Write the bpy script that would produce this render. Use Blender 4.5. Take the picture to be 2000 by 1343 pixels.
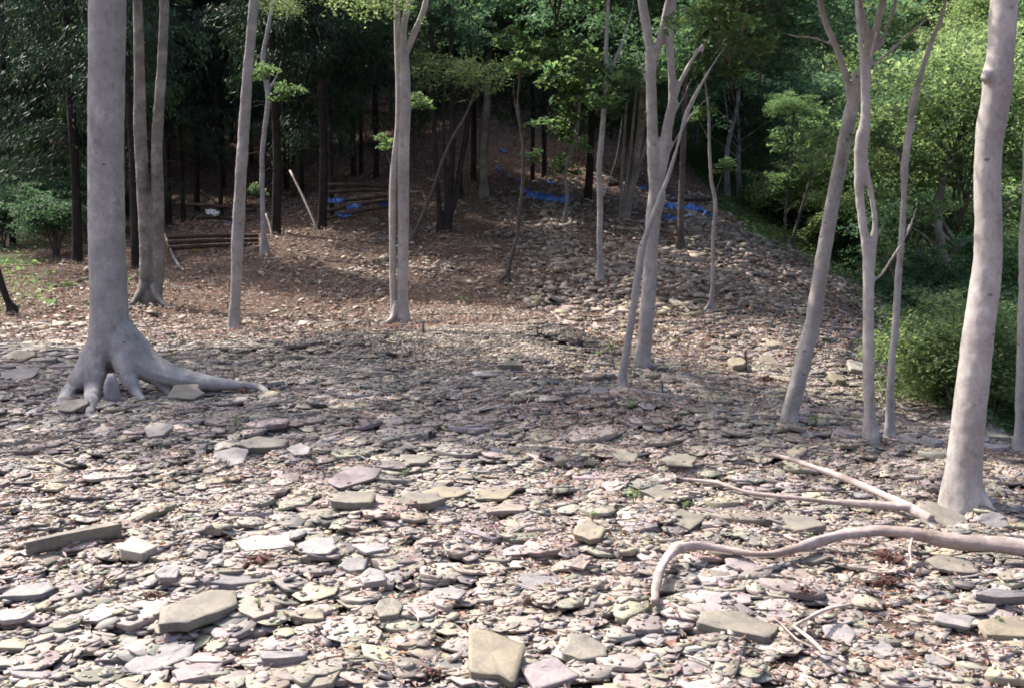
import bpy, math, random
import numpy as np
from mathutils import Vector, Matrix

for o in list(bpy.data.objects):
    bpy.data.objects.remove(o)
S = bpy.context.scene
COL = S.collection
R = math.radians
rng = np.random.default_rng(7)
random.seed(7)

# ------------------------------------------------------------------ camera, sky, sun, exposure
FPX = 1944.0                       # focal length in photo pixels (35 mm lens on a 36 mm frame)
CX, CY = 1000.0, 671.5
CAMZ = 1.6
PITCH = R(6.2)
cam_d = bpy.data.cameras.new('camera')
cam_d.lens = 35; cam_d.sensor_width = 36; cam_d.clip_end = 600; cam_d.clip_start = 0.05
cam = bpy.data.objects.new('camera', cam_d); COL.objects.link(cam)
cam.location = (0, 0, CAMZ); cam.rotation_euler = (R(90) - PITCH, 0, 0)
S.camera = cam

SUN_EL = R(54); SUN_AZ = R(-55)    # direction towards the sun: azimuth measured from +Y, negative = to the left
to_sun = Vector((math.sin(SUN_AZ) * math.cos(SUN_EL), math.cos(SUN_AZ) * math.cos(SUN_EL), math.sin(SUN_EL)))
w = bpy.data.worlds.new('World'); S.world = w; w.use_nodes = True
nt = w.node_tree
sky = nt.nodes.new('ShaderNodeTexSky'); sky.sky_type = 'NISHITA'; sky.sun_disc = False
sky.sun_elevation = SUN_EL; sky.sun_rotation = SUN_AZ
sky.dust_density = 3.5; sky.ozone_density = .15; sky.air_density = .7
nt.links.new(sky.outputs[0], nt.nodes['Background'].inputs[0])
nt.nodes['Background'].inputs[1].default_value = 0.15
sun_d = bpy.data.lights.new('sun', 'SUN'); sun_d.energy = 2.9; sun_d.angle = R(0.6); sun_d.color = (1.0, 0.93, 0.86)
sun = bpy.data.objects.new('sun', sun_d); COL.objects.link(sun)
sun.rotation_euler = to_sun.to_track_quat('Z', 'Y').to_euler(); sun.location = (-20, 25, 40)
S.view_settings.view_transform = 'Standard'; S.view_settings.look = 'None'
S.view_settings.exposure = 1.62; S.view_settings.gamma = 1.0
S.render.engine = 'CYCLES'
S.cycles.use_denoising = True
S.cycles.max_bounces = 7; S.cycles.diffuse_bounces = 4; S.cycles.transmission_bounces = 4
S.cycles.glossy_bounces = 2; S.cycles.transparent_max_bounces = 4
S.cycles.sample_clamp_indirect = 4.0
S.cycles.filter_width = 1.7

# ------------------------------------------------------------------ pixel rays (photo pixels -> world)
def ray(px, py):
    x = (px - CX) / FPX; u = (CY - py) / FPX
    c, s = math.cos(PITCH), math.sin(PITCH)
    return np.array([x, c + u * s, -s + u * c])       # world direction
def P(px, py, Y):
    d = ray(px, py); t = Y / d[1]
    return np.array([0, 0, CAMZ]) + d * t
def project(x, y, z):
    c, s = math.cos(PITCH), math.sin(PITCH)
    zz = z - CAMZ
    depth = y * c - zz * s
    u = (y * s + zz * c) / depth
    return CX + FPX * x / depth, CY - FPX * u

# ------------------------------------------------------------------ noise
_tab = np.random.default_rng(3).random((256, 256))
def vnoise(x, y, s, seed=0):
    x = np.asarray(x) / s + seed * 17.3; y = np.asarray(y) / s + seed * 31.7
    xi = np.floor(x).astype(int); yi = np.floor(y).astype(int)
    fx = x - xi; fy = y - yi
    fx = fx * fx * (3 - 2 * fx); fy = fy * fy * (3 - 2 * fy)
    a = _tab[xi % 256, yi % 256]; b = _tab[(xi + 1) % 256, yi % 256]
    c = _tab[xi % 256, (yi + 1) % 256]; d = _tab[(xi + 1) % 256, (yi + 1) % 256]
    return (a * (1 - fx) + b * fx) * (1 - fy) + (c * (1 - fx) + d * fx) * fy - 0.5

# ------------------------------------------------------------------ terrain
pc = [  # (px, py, distance) read off the photograph
 # plateau
 (0,1343,3.45),(500,1343,3.45),(1000,1343,3.5),(1500,1343,3.5),(2000,1343,3.55),
 (0,1050,5.2),(600,1050,5.2),(1200,1050,5.2),(1900,1050,5.3),
 (0,850,7.9),(400,850,7.9),(800,850,7.9),(1200,850,7.9),(1600,880,7.5),(1950,925,6.9),
 (0,720,12),(400,720,11.9),(800,720,11.7),(1050,735,11),(1250,765,9.9),(1400,800,9.0),(1540,828,8.5),(1700,872,7.8),
 (0,640,17.5),(250,640,17.3),(450,640,17),(620,636,17),(780,632,16.9),(880,628,16.6),(1000,636,15.6),(1080,664,13.8),(1150,690,12.4),(930,690,13.0),
 # left woods
 (0,540,26),(150,560,24),(280,596,19.5),(100,480,34),(250,480,31),
 # left / centre slope
 (330,560,22),(470,600,19.5),(600,600,19.4),(700,600,19.2),(870,600,18.6),
 (450,500,26),(600,520,24),(750,520,24),(860,560,21.3),(600,455,29),(750,435,30),(450,470,29),
 (860,500,25),(870,440,29.5),(900,390,33),(945,370,34.5),(960,320,39),(1000,450,28.5),(1000,545,21.8),
 # gully and right scree
 (1030,610,18.4),(1080,632,17.3),(1150,672,15.5),(1200,715,13.4),(1250,752,12.4),(1300,760,12.0),(1350,775,11.7),(1430,795,11.2),(1540,818,10.9),(1650,842,10.6),(1750,852,10.8),(1150,640,17.0),(1250,700,14.6),(1350,740,13.2),(1500,790,12.0),
 (1200,540,21.5),(1300,600,19),(1400,650,17),(1500,720,14.8),(1600,760,13.6),(1700,800,12.4),
 (1150,450,28.5),(1250,460,28),(1350,480,27),(1450,520,25),(1550,570,22),(1650,620,19),(1700,680,16.8),(1740,740,14.6),
 (1060,395,33),(1200,410,32.5),(1340,420,31.5),(1420,440,30),(1520,480,27.5),(1620,525,25),(1700,580,22),(1760,660,18),(1800,740,15),(1830,800,12.8),(1900,850,10.2),
 (1050,330,38),
]
pts = [P(*q) for q in pc]
pts += [P(*q) + np.array([0, 0, dz_]) for q, dz_ in [((1250,760,11.2),-.24),((1400,798,10.1),-.22),((1540,826,9.6),-.2)]]
pts += [np.array(q, float) for q in [
 (0,0,0),(-6,0,0),(6,0,0),(-12,4,.1),(-12,10,.2),(-14,16,.5),(9,5,-.3),(12,9,-1.5),
 # steep bank and valley on the right
 (8.4,16,-2.4),(9.5,20,-2.2),(11,25,-2.2),(9,12.5,-2.6),(9.3,9.5,-2.0),(12,16,-5),(14,23,-5),(16,30,-4),(18,12,-6),(20,22,-7),(11,32,-.5),(14,38,1.0),
 (26,30,-5),(30,44,1),(24,48,1.5),(36,60,12),(30,75,20),(50,50,12),(50,25,6),(60,80,34),(30,10,-3),
 # hillside behind
 (0,44,6.5),(6,42,4.2),(10,46,4),(2,50,8.8),(-8,46,5.5),(-16,44,4),(-26,42,4),(-8,60,12),(-30,60,11),(8,60,10),(20,62,10),
 (0,80,22),(-40,85,26),(20,85,25),(-60,60,18),(-60,30,8),(-30,20,2),(-24,30,2.2),(0,120,46),(-60,120,48),(60,120,52),(100,60,42),(110,120,62),(-110,60,32),(-110,120,56),
 # ground behind the camera, raised as an unseen hill to block sky light
 (0,-12,1),(-20,-12,3),(20,-12,2),(0,-40,14),(-60,-40,26),(60,-40,22),(110,0,24),(-110,0,26)]]
CP = np.array(pts)
def _k(r2): return np.sqrt(r2 + .7 ** 2)
_n = len(CP)
_r2 = ((CP[:, None, :2] - CP[None, :, :2]) ** 2).sum(2)
_A = np.zeros((_n + 3, _n + 3)); _A[:_n, :_n] = _k(_r2) - np.eye(_n) * 0.06
_A[:_n, _n] = 1; _A[:_n, _n + 1:] = CP[:, :2]; _A[_n, :_n] = 1; _A[_n + 1:, :_n] = CP[:, :2].T
_w = np.linalg.solve(_A, np.concatenate([CP[:, 2], np.zeros(3)]))
def Hraw(x, y):
    x = np.atleast_1d(np.asarray(x, float)); y = np.atleast_1d(np.asarray(y, float))
    sh = x.shape; x = x.ravel(); y = y.ravel()
    out = np.empty(len(x))
    for a in range(0, len(x), 40000):
        X = x[a:a + 40000]; Y = y[a:a + 40000]
        r2 = (X[:, None] - CP[None, :, 0]) ** 2 + (Y[:, None] - CP[None, :, 1]) ** 2
        out[a:a + 40000] = _k(r2) @ _w[:_n] + _w[_n] + _w[_n + 1] * X + _w[_n + 2] * Y
    out += .2 * np.exp(-((x + .4) / 1.9) ** 2 - ((y - 14.3) / 1.1) ** 2)
    out += 0.05 * vnoise(x, y, 1.7, 1) + 0.03 * vnoise(x, y, .6, 2) + 0.10 * vnoise(x, y, 4.1, 3) * np.clip(y / 15, 0, 1)
    out += (vnoise(x, y, 7.0, 5) * 1.2) * np.clip((y - 40) / 20, 0, 1)
    return out.reshape(sh)
# cached fine grid, bilinear
GX0, GX1, GY0, GY1, GS = -26.0, 26.0, 0.0, 62.0, 0.2
_gx = np.arange(GX0, GX1 + GS, GS); _gy = np.arange(GY0, GY1 + GS, GS)
_G = Hraw(*np.meshgrid(_gx, _gy, indexing='ij'))
def H(x, y):
    x = np.atleast_1d(np.asarray(x, float)); y = np.atleast_1d(np.asarray(y, float))
    fx = np.clip((x - GX0) / GS, 0, len(_gx) - 1.001); fy = np.clip((y - GY0) / GS, 0, len(_gy) - 1.001)
    i = fx.astype(int); j = fy.astype(int); fx = fx - i; fy = fy - j
    z = (_G[i, j] * (1 - fx) + _G[i + 1, j] * fx) * (1 - fy) + (_G[i, j + 1] * (1 - fx) + _G[i + 1, j + 1] * fx) * fy
    far = (x < GX0) | (x > GX1) | (y < GY0) | (y > GY1)
    if far.any(): z[far] = Hraw(x[far], y[far])
    return z
def layer(x, y):
    f = lambda t: np.clip(t, 0, 1) ** 2 * (3 - 2 * np.clip(t, 0, 1))
    return .075 * f((17.4 - y) / 1.5) * f((y - 2.2) / .5) * f((10.6 - np.abs(x)) / .8)
SX0, SX1, SY0, SY1, SS = -11.0, 11.0, 2.4, 17.6, .025      # near field where the slates are stacked one by one
snx = int((SX1 - SX0) / SS) + 1; sny = int((SY1 - SY0) / SS) + 1
gxs = SX0 + SS * np.arange(snx); gys = SY0 + SS * np.arange(sny)
_mx, _my = np.meshgrid(gxs, gys, indexing='ij')
BASEH = H(_mx.ravel(), _my.ravel()); BASEH = (BASEH - layer(_mx.ravel(), _my.ravel())).reshape(snx, sny); SH = BASEH.copy()
STACKED = [False]
def Htop(x, y):
    z = H(x, y)
    if not STACKED[0]: return z
    ins = (x > SX0) & (x < SX1 - .05) & (y > SY0) & (y < SY1 - .05)
    ix = np.clip(((x - SX0) / SS + .5).astype(int), 0, snx - 1); iy = np.clip(((y - SY0) / SS + .5).astype(int), 0, sny - 1)
    return np.where(ins, SH[ix, iy], z + .03)
def h1(x, y): return float(H([x], [y])[0])
def G(px, py, tmin=2.5, tmax=140, smooth=False):
    """ground point seen at this pixel (first hit of the ray with the terrain)"""
    d = ray(px, py)
    t = np.concatenate([np.arange(tmin, 45, 0.03), np.arange(45, tmax, 0.3)])
    X = d[0] * t; Y = d[1] * t; Z = CAMZ + d[2] * t
    hit = np.nonzero(Z <= (H(X, Y) if smooth else Htop(X, Y)))[0]
    k = hit[0] if len(hit) else len(t) - 1
    return np.array([X[k], Y[k], float(Htop(X[k:k + 1], Y[k:k + 1])[0])])

# ------------------------------------------------------------------ object helpers
def put(o, parent=None):
    COL.objects.link(o)
    if parent is not None: o.parent = parent
    return o
def tag(o, label=None, cat=None, group=None, kind=None):
    if label: o['label'] = label
    if cat: o['category'] = cat
    if group: o['group'] = group
    if kind: o['kind'] = kind
    return o
def empty(name, loc, rz=0, parent=None):
    e = bpy.data.objects.new(name, None); e.location = loc; e.rotation_euler = (0, 0, rz); e.empty_display_size = .2
    return put(e, parent)
def mesh_np(name, V, loops, sizes, mat, col=None, smooth=False):
    me = bpy.data.meshes.new(name)
    V = np.asarray(V, np.float32); loops = np.asarray(loops, np.int32); sizes = np.asarray(sizes, np.int32)
    me.vertices.add(len(V)); me.vertices.foreach_set('co', V.ravel())
    me.loops.add(len(loops)); me.loops.foreach_set('vertex_index', loops)
    me.polygons.add(len(sizes))
    st = np.concatenate([[0], np.cumsum(sizes)[:-1]]).astype(np.int32)
    me.polygons.foreach_set('loop_start', st); me.polygons.foreach_set('loop_total', sizes)
    if smooth: me.polygons.foreach_set('use_smooth', np.ones(len(sizes), bool))
    me.update(calc_edges=True)
    if col is not None:
        a = me.color_attributes.new('tint', 'FLOAT_COLOR', 'POINT')
        c = np.ones((len(V), 4), np.float32); c[:, :3] = col
        a.data.foreach_set('color', c.ravel())
    me.materials.append(mat)
    return me
def obj(name, me, parent=None):
    return put(bpy.data.objects.new(name, me), parent)

class Acc:
    """collects pieces of one mesh"""
    def __init__(s): s.V = []; s.L = []; s.S = []; s.n = 0; s.C = []
    def add(s, V, F, col=None):
        V = np.asarray(V, float)
        s.V.append(V)
        for f in F: s.L.extend([i + s.n for i in f]); s.S.append(len(f))
        s.C.append(np.tile(np.asarray(col if col is not None else (1, 1, 1), float), (len(V), 1)))
        s.n += len(V)
    def mesh(s, name, mat, smooth=False, off=(0, 0, 0)):
        return mesh_np(name, np.concatenate(s.V) - np.asarray(off), s.L, s.S, mat, np.concatenate(s.C), smooth)

def catmull(pts, n):
    pts = np.asarray(pts, float)
    if len(pts) == 2: return pts[0] + (pts[1] - pts[0]) * np.linspace(0, 1, n + 1)[:, None]
    q = np.vstack([2 * pts[0] - pts[1], pts, 2 * pts[-1] - pts[-2]])
    out = []
    for i in range(1, len(q) - 2):
        for t in np.linspace(0, 1, n, endpoint=False):
            a, b, c, d = q[i - 1], q[i], q[i + 1], q[i + 2]
            out.append(.5 * (2 * b + (c - a) * t + (2 * a - 5 * b + 4 * c - d) * t * t + (3 * b - a - 3 * c + d) * t ** 3))
    out.append(pts[-1])
    return np.array(out)
def tube(acc, pts, rad, seg=14, sub=5, rough=.04, seed=0, col=None, squash=1.0):
    """tapered swept tube through pts (x,y,z) with radii rad"""
    C = catmull(np.hstack([np.asarray(pts, float), np.asarray(rad, float)[:, None]]), sub)
    c, r = C[:, :3], np.maximum(C[:, 3], .0015)
    m = len(c); T = np.gradient(c, axis=0); T /= np.linalg.norm(T, axis=1)[:, None] + 1e-9
    up = np.array([0, 0, 1.]) if abs(T[0][2]) < .8 else np.array([1., 0, 0])
    N = np.cross(T[0], up); N /= np.linalg.norm(N)
    V = []; g = np.random.default_rng(seed + 11)
    ph = g.random(4) * 6.28
    a = np.linspace(0, 2 * np.pi, seg, endpoint=False)
    L = np.concatenate([[0], np.cumsum(np.linalg.norm(np.diff(c, axis=0), axis=1))])
    for i in range(m):
        N = N - T[i] * (N @ T[i]); N /= np.linalg.norm(N) + 1e-9
        B = np.cross(T[i], N)
        k = 1 + rough * (np.sin(2 * a + ph[0] + L[i] * 1.3 / (r[0] * 6 + .05)) + .6 * np.sin(3 * a + ph[1] - L[i] * 2.1 / (r[0] * 8 + .05)) + .5 * np.sin(L[i] * 5.1 / (r[0] * 12 + .1) + ph[2]))
        V.append(c[i] + (np.outer(np.cos(a) * k * r[i], N) + np.outer(np.sin(a) * k * r[i] * squash, B)))
    V = np.vstack(V); F = []
    for i in range(m - 1):
        for j in range(seg):
            k = (j + 1) % seg
            F.append((i * seg + j, i * seg + k, (i + 1) * seg + k, (i + 1) * seg + j))
    F.append(tuple(range(seg - 1, -1, -1))); F.append(tuple((m - 1) * seg + j for j in range(seg)))
    acc.add(V, F, col)
def fuse(me, mat, voxel, it=3):
    """blend overlapping tubes into one continuous skin"""
    o = bpy.data.objects.new('tmp', me); COL.objects.link(o)
    m = o.modifiers.new('r', 'REMESH'); m.mode = 'VOXEL'; m.voxel_size = voxel; m.use_smooth_shade = True
    s = o.modifiers.new('s', 'SMOOTH'); s.iterations = it; s.factor = .5
    dg = bpy.context.evaluated_depsgraph_get()
    r = bpy.data.meshes.new_from_object(o.evaluated_get(dg)); bpy.data.objects.remove(o)
    co = np.empty(len(r.vertices) * 3, np.float32); r.vertices.foreach_get('co', co); co = co.reshape(-1, 3)
    nn = np.empty(len(r.vertices) * 3, np.float32); r.vertices.foreach_get('normal', nn); nn = nn.reshape(-1, 3)
    f = vnoise(co[:, 0] * 1.3 + co[:, 2] * .25, co[:, 1] * 1.3 - co[:, 2] * .2, .07, 41) + .6 * vnoise(co[:, 0] + co[:, 1], co[:, 2] * 2.2, .11, 43) + .5 * vnoise(co[:, 0] - co[:, 1], co[:, 2] * 1.2, .05, 44)
    co += nn * (f * min(.012, voxel * .55))[:, None]; r.vertices.foreach_set('co', co.ravel()); r.update()
    r.materials.clear(); r.materials.append(mat); return r

# ------------------------------------------------------------------ materials
def mat(name, rough=.85, spec=.3):
    m = bpy.data.materials.new(name); m.use_nodes = True
    b = m.node_tree.nodes['Principled BSDF']; b.inputs['Roughness'].default_value = rough
    b.inputs['Specular IOR Level'].default_value = spec
    return m, m.node_tree, b
def N(t, kind, **kw):
    n = t.nodes.new(kind)
    for k, v in kw.items():
        if k in n.inputs: n.inputs[k].default_value = v
        else: setattr(n, k, v)
    return n
def noise(t, scale, detail=5, rough=.6, stretch=None, obj_space=True):
    tc = N(t, 'ShaderNodeTexCoord'); src = tc.outputs['Object']
    if stretch:
        mp = N(t, 'ShaderNodeMapping'); mp.inputs['Scale'].default_value = stretch
        t.links.new(src, mp.inputs['Vector']); src = mp.outputs[0]
    n = N(t, 'ShaderNodeTexNoise', Scale=scale, Detail=detail, Roughness=rough); t.links.new(src, n.inputs['Vector'])
    return n.outputs['Fac']
def ramp(t, fac, stops):
    r = N(t, 'ShaderNodeValToRGB'); e = r.color_ramp.elements
    e[0].position, e[0].color = stops[0][0], (*stops[0][1], 1); e[1].position, e[1].color = stops[-1][0], (*stops[-1][1], 1)
    for p, c in stops[1:-1]:
        q = e.new(p); q.color = (*c, 1)
    t.links.new(fac, r.inputs[0]); return r.outputs[0]
def mix(t, fac, a, b, mode='MIX'):
    m = N(t, 'ShaderNodeMix', data_type='RGBA', blend_type=mode)
    for s, v in ((0, fac), (6, a), (7, b)):
        if hasattr(v, 'is_output') or hasattr(v, 'links'): t.links.new(v, m.inputs[s])
        else: m.inputs[s].default_value = v if s == 0 else (*v, 1)
    return m.outputs[2]
def bump(t, b, h, strength=.4, dist=.01):
    n = N(t, 'ShaderNodeBump', Strength=strength, Distance=dist); t.links.new(h, n.inputs['Height']); t.links.new(n.outputs[0], b.inputs['Normal'])
def tint(t):
    a = N(t, 'ShaderNodeAttribute'); a.attribute_name = 'tint'; return a.outputs['Color']

def mat_slate():
    m, t, b = mat('slate', .62, .4)
    n1 = noise(t, 9, 6, .65); n2 = noise(t, 55, 5, .7)
    v = ramp(t, n1, [(.3, (.62, .62, .64)), (.5, (.95, .95, .95)), (.7, (1.25, 1.2, 1.12))])
    c = mix(t, 1.0, tint(t), v, 'MULTIPLY')
    v2 = ramp(t, n2, [(.3, (.78, .78, .8)), (.7, (1.15, 1.14, 1.1))])
    c = mix(t, 1.0, c, v2, 'MULTIPLY')
    n3 = noise(t, 3.2, 5, .7)
    lich = ramp(t, n3, [(.58, (0, 0, 0)), (.72, (1, 1, 1))])
    c = mix(t, lich, c, mix(t, .28, c, (.25, .24, .14)))
    t.links.new(c, b.inputs['Base Color'])
    hs = noise(t, 38, 6, .7, (1, 1, 3.5))
    bump(t, b, hs, .4, .01)
    return m
M_SLATE = mat_slate()

def mat_ground():
    m, t, b = mat('leaf_litter_soil', .95, .1)
    n1 = noise(t, .9, 6, .65); n2 = noise(t, 14, 6, .75); n3 = noise(t, 70, 4, .7)
    soil = ramp(t, n2, [(.3, (.04, .029, .022)), (.48, (.11, .082, .066)), (.6, (.18, .142, .12)), (.75, (.28, .23, .205))])
    soil = mix(t, 1.0, soil, ramp(t, n3, [(.3, (.55, .55, .55)), (.7, (1.4, 1.35, 1.3))]), 'MULTIPLY')
    soil = mix(t, 1.0, soil, ramp(t, n1, [(.35, (.75, .75, .75)), (.65, (1.15, 1.1, 1.05))]), 'MULTIPLY')
    green = ramp(t, n2, [(.3, (.012, .022, .008)), (.55, (.04, .075, .022)), (.75, (.075, .12, .035))])
    a = N(t, 'ShaderNodeSeparateColor'); t.links.new(tint(t), a.inputs[0])
    ad = N(t, 'ShaderNodeMath', operation='ADD'); t.links.new(a.outputs[0], ad.inputs[0])
    sb = N(t, 'ShaderNodeMath', operation='MULTIPLY_ADD'); t.links.new(n1, sb.inputs[0]); sb.inputs[1].default_value = 1.2; sb.inputs[2].default_value = -.6
    t.links.new(sb.outputs[0], ad.inputs[1])
    c = mix(t, ramp(t, ad.outputs[0], [(.35, (0, 0, 0)), (.65, (1, 1, 1))]), soil, green)
    t.links.new(c, b.inputs['Base Color']); bump(t, b, n2, .8, .05)
    return m
M_GROUND = mat_ground()

def mat_bark(name, lo, hi, moss=.0, fine=40, rough=.8, bstr=.18, blotch=(.6, .6, .6)):
    m, t, b = mat(name, rough, .25)
    n1 = noise(t, 3.0, 6, .65); n2 = noise(t, fine, 5, .7); nh = noise(t, 9, 3, .5, (.8, .8, 14))
    c = ramp(t, n1, [(.3, lo), (.52, tuple((p + q) / 2 for p, q in zip(lo, hi))), (.7, hi)])
    c = mix(t, 1.0, c, ramp(t, n2, [(.3, (.86, .86, .86)), (.68, (1.06, 1.06, 1.06))]), 'MULTIPLY')
    c = mix(t, 1.0, c, ramp(t, nh, [(.22, blotch), (.33, (1, 1, 1))]), 'MULTIPLY')
    c = mix(t, 1.0, c, ramp(t, noise(t, 7, 8, .75, (1, 1, .6)), [(.34, (.62, .62, .58)), (.45, (.96, .96, .95)), (.56, (1.05, 1.05, 1.05)), (.64, (1.28, 1.28, 1.26))]), 'MULTIPLY')
    vo = N(t, 'ShaderNodeTexVoronoi', Scale=4.5, Randomness=1.0); tc_ = N(t, 'ShaderNodeTexCoord'); mp_ = N(t, 'ShaderNodeMapping'); mp_.inputs['Scale'].default_value = (1, 1, 1.7)
    t.links.new(tc_.outputs['Object'], mp_.inputs['Vector']); t.links.new(mp_.outputs[0], vo.inputs['Vector'])
    c = mix(t, 1.0, c, ramp(t, vo.outputs['Distance'], [(.035, (.3, .28, .25)), (.11, (1, 1, 1))]), 'MULTIPLY')
    n4 = noise(t, 1.6, 7, .75)
    c = mix(t, ramp(t, n4, [(.6 - moss * .2, (0, 0, 0)), (.72 - moss * .1, (1, 1, 1))]), c, mix(t, .5 + .3 * moss, c, (.05, .06, .03)))
    t.links.new(c, b.inputs['Base Color'])
    mx = mix(t, .5, n2, nh); bump(t, b, mx, bstr, .01)
    return m
M_BEECH = mat_bark('grey_smooth_bark', (.225, .21, .205), (.41, .385, .37))
M_BEECHB = mat_bark('grey_beech_bark', (.235, .22, .215), (.41, .39, .38))
M_BEECH2 = mat_bark('pale_smooth_bark', (.27, .245, .23), (.48, .445, .42))
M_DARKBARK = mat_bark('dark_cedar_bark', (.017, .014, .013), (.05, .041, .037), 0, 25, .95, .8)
M_BROWNBARK = mat_bark('brown_bark', (.055, .045, .04), (.17, .14, .13), .5, 30, .95, .6)
M_MOSSBARK = mat_bark('mossy_bark', (.10, .092, .085), (.34, .31, .29), .45, 22, .9, .5, (.3, .3, .3))
M_TIMBER = mat_bark('old_timber', (.03, .022, .02), (.10, .07, .055), .2, 30, .9, .5)
M_PALEWOOD = mat_bark('pale_dry_wood', (.36, .30, .26), (.58, .51, .46), 0, 45, .8, .3)
M_ROOT = mat_bark('pale_root_bark', (.23, .175, .155), (.50, .43, .405), .3, 45, .8, .5, (.72, .7, .68))

def moss_spot(m, centre, rad):
    t = m.node_tree; b = t.nodes['Principled BSDF']; src = b.inputs['Base Color'].links[0].from_socket
    tc = N(t, 'ShaderNodeTexCoord'); vm = N(t, 'ShaderNodeVectorMath', operation='DISTANCE'); t.links.new(tc.outputs['Object'], vm.inputs[0]); vm.inputs[1].default_value = centre
    n = noise(t, 14, 6, .75); ma = N(t, 'ShaderNodeMath', operation='MULTIPLY_ADD'); t.links.new(n, ma.inputs[0]); ma.inputs[1].default_value = rad * 1.6; t.links.new(vm.outputs['Value'], ma.inputs[2])
    f = ramp(t, ma.outputs[0], [(rad * 1.2, (1, 1, 1)), (rad * 2.1, (0, 0, 0))])
    t.links.new(mix(t, f, src, ramp(t, noise(t, 60, 3), [(.3, (.02, .022, .014)), (.7, (.07, .075, .035))])), b.inputs['Base Color'])
def mat_leaf(name, trans=.6, tc=(1.75, 1.9, 1.3), rough=.5):
    m, t, b = mat(name, rough, .35)
    c = tint(t); t.links.new(c, b.inputs['Base Color'])
    tr = N(t, 'ShaderNodeBsdfTranslucent'); t.links.new(mix(t, 1.0, c, tc, 'MULTIPLY'), tr.inputs['Color'])
    ms = N(t, 'ShaderNodeMixShader'); ms.inputs[0].default_value = trans
    t.links.new(b.outputs[0], ms.inputs[1]); t.links.new(tr.outputs[0], ms.inputs[2])
    t.links.new(ms.outputs[0], t.nodes['Material Output'].inputs['Surface'])
    return m
M_LEAF = mat_leaf('green_leaf')
M_CEDAR = mat_leaf('cedar_needles', .2, (1, 1.2, .6), .6)
M_DRY = mat_leaf('dry_leaf', .15, (1.2, 1, .8), .8)
def mat_tarp():
    m, t, b = mat('blue_tarpaulin', .38, .5)
    n = noise(t, 5, 5, .6); c = ramp(t, n, [(.3, (.02, .06, .26)), (.55, (.06, .19, .55)), (.78, (.28, .45, .75))])
    t.links.new(c, b.inputs['Base Color']); bump(t, b, noise(t, 18, 3), .7, .03); return m
M_TARP = mat_tarp()
def mat_flat(name, a, b_, sc=20, rough=.8):
    m, t, b = mat(name, rough); t.links.new(ramp(t, noise(t, sc), [(.3, a), (.7, b_)]), b.inputs['Base Color']); bump(t, b, noise(t, sc * 2), .4, .01); return m
M_SACK = mat_flat('white_plastic', (.5, .5, .5), (.75, .75, .76))
M_YELLOW = mat_flat('ochre_sack', (.35, .24, .08), (.5, .36, .13))
M_DARKROOT = mat_flat('rotten_root_wood', (.03, .012, .01), (.16, .075, .06), 40)

# ------------------------------------------------------------------ ground sheet
def axis(a, b, fine0, fine1, step, grow=1.12):
    v = list(np.arange(fine0, fine1, step)); s = step; x = v[-1]
    while x < b: s *= grow; x += s; v.append(x)
    s = step; x = v[0]; pre = []
    while x > a: s *= grow; x -= s; pre.append(x)
    return np.array(pre[::-1] + v)
ax = axis(-170, 170, -14, 14, .12); ay = axis(-90, 190, 2, 34, .14)
XX, YY = np.meshgrid(ax, ay, indexing='ij'); ZZ = (H(XX.ravel(), YY.ravel()) - layer(XX.ravel(), YY.ravel())).reshape(XX.shape)
def greenness(x, y, z):
    px, py = project(x, np.maximum(y, .5), z)
    g = np.zeros(len(x))
    ridge = np.interp(px, [1380, 1450, 1560, 1650, 1720, 1780, 1850, 2000], [400, 420, 478, 525, 575, 680, 800, 820])
    g = np.where((px > 1400) & (py < ridge + 4) & (y > 9.0), 1.0, g)
    g = np.where((x > 8.2) & (y > 9), 1.0, g)
    g = np.maximum(g, .55 * np.exp(-((px - 30) / 140) ** 2 - ((py - 510) / 45) ** 2) * (y > 15))
    return np.clip(g + (y > 52) * .45, 0, 1)
gcol = np.zeros((XX.size, 3)); gcol[:, 0] = greenness(XX.ravel(), YY.ravel(), ZZ.ravel())
nx, ny = XX.shape
I = np.arange(nx * ny).reshape(nx, ny)
Q = np.stack([I[:-1, :-1], I[1:, :-1], I[1:, 1:], I[:-1, 1:]], -1).reshape(-1, 4)
g_me = mesh_np('ground', np.stack([XX.ravel(), YY.ravel(), ZZ.ravel()], 1), Q.ravel(), np.full(len(Q), 4), M_GROUND, gcol, True)
tag(obj('ground', g_me), kind='structure')

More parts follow.
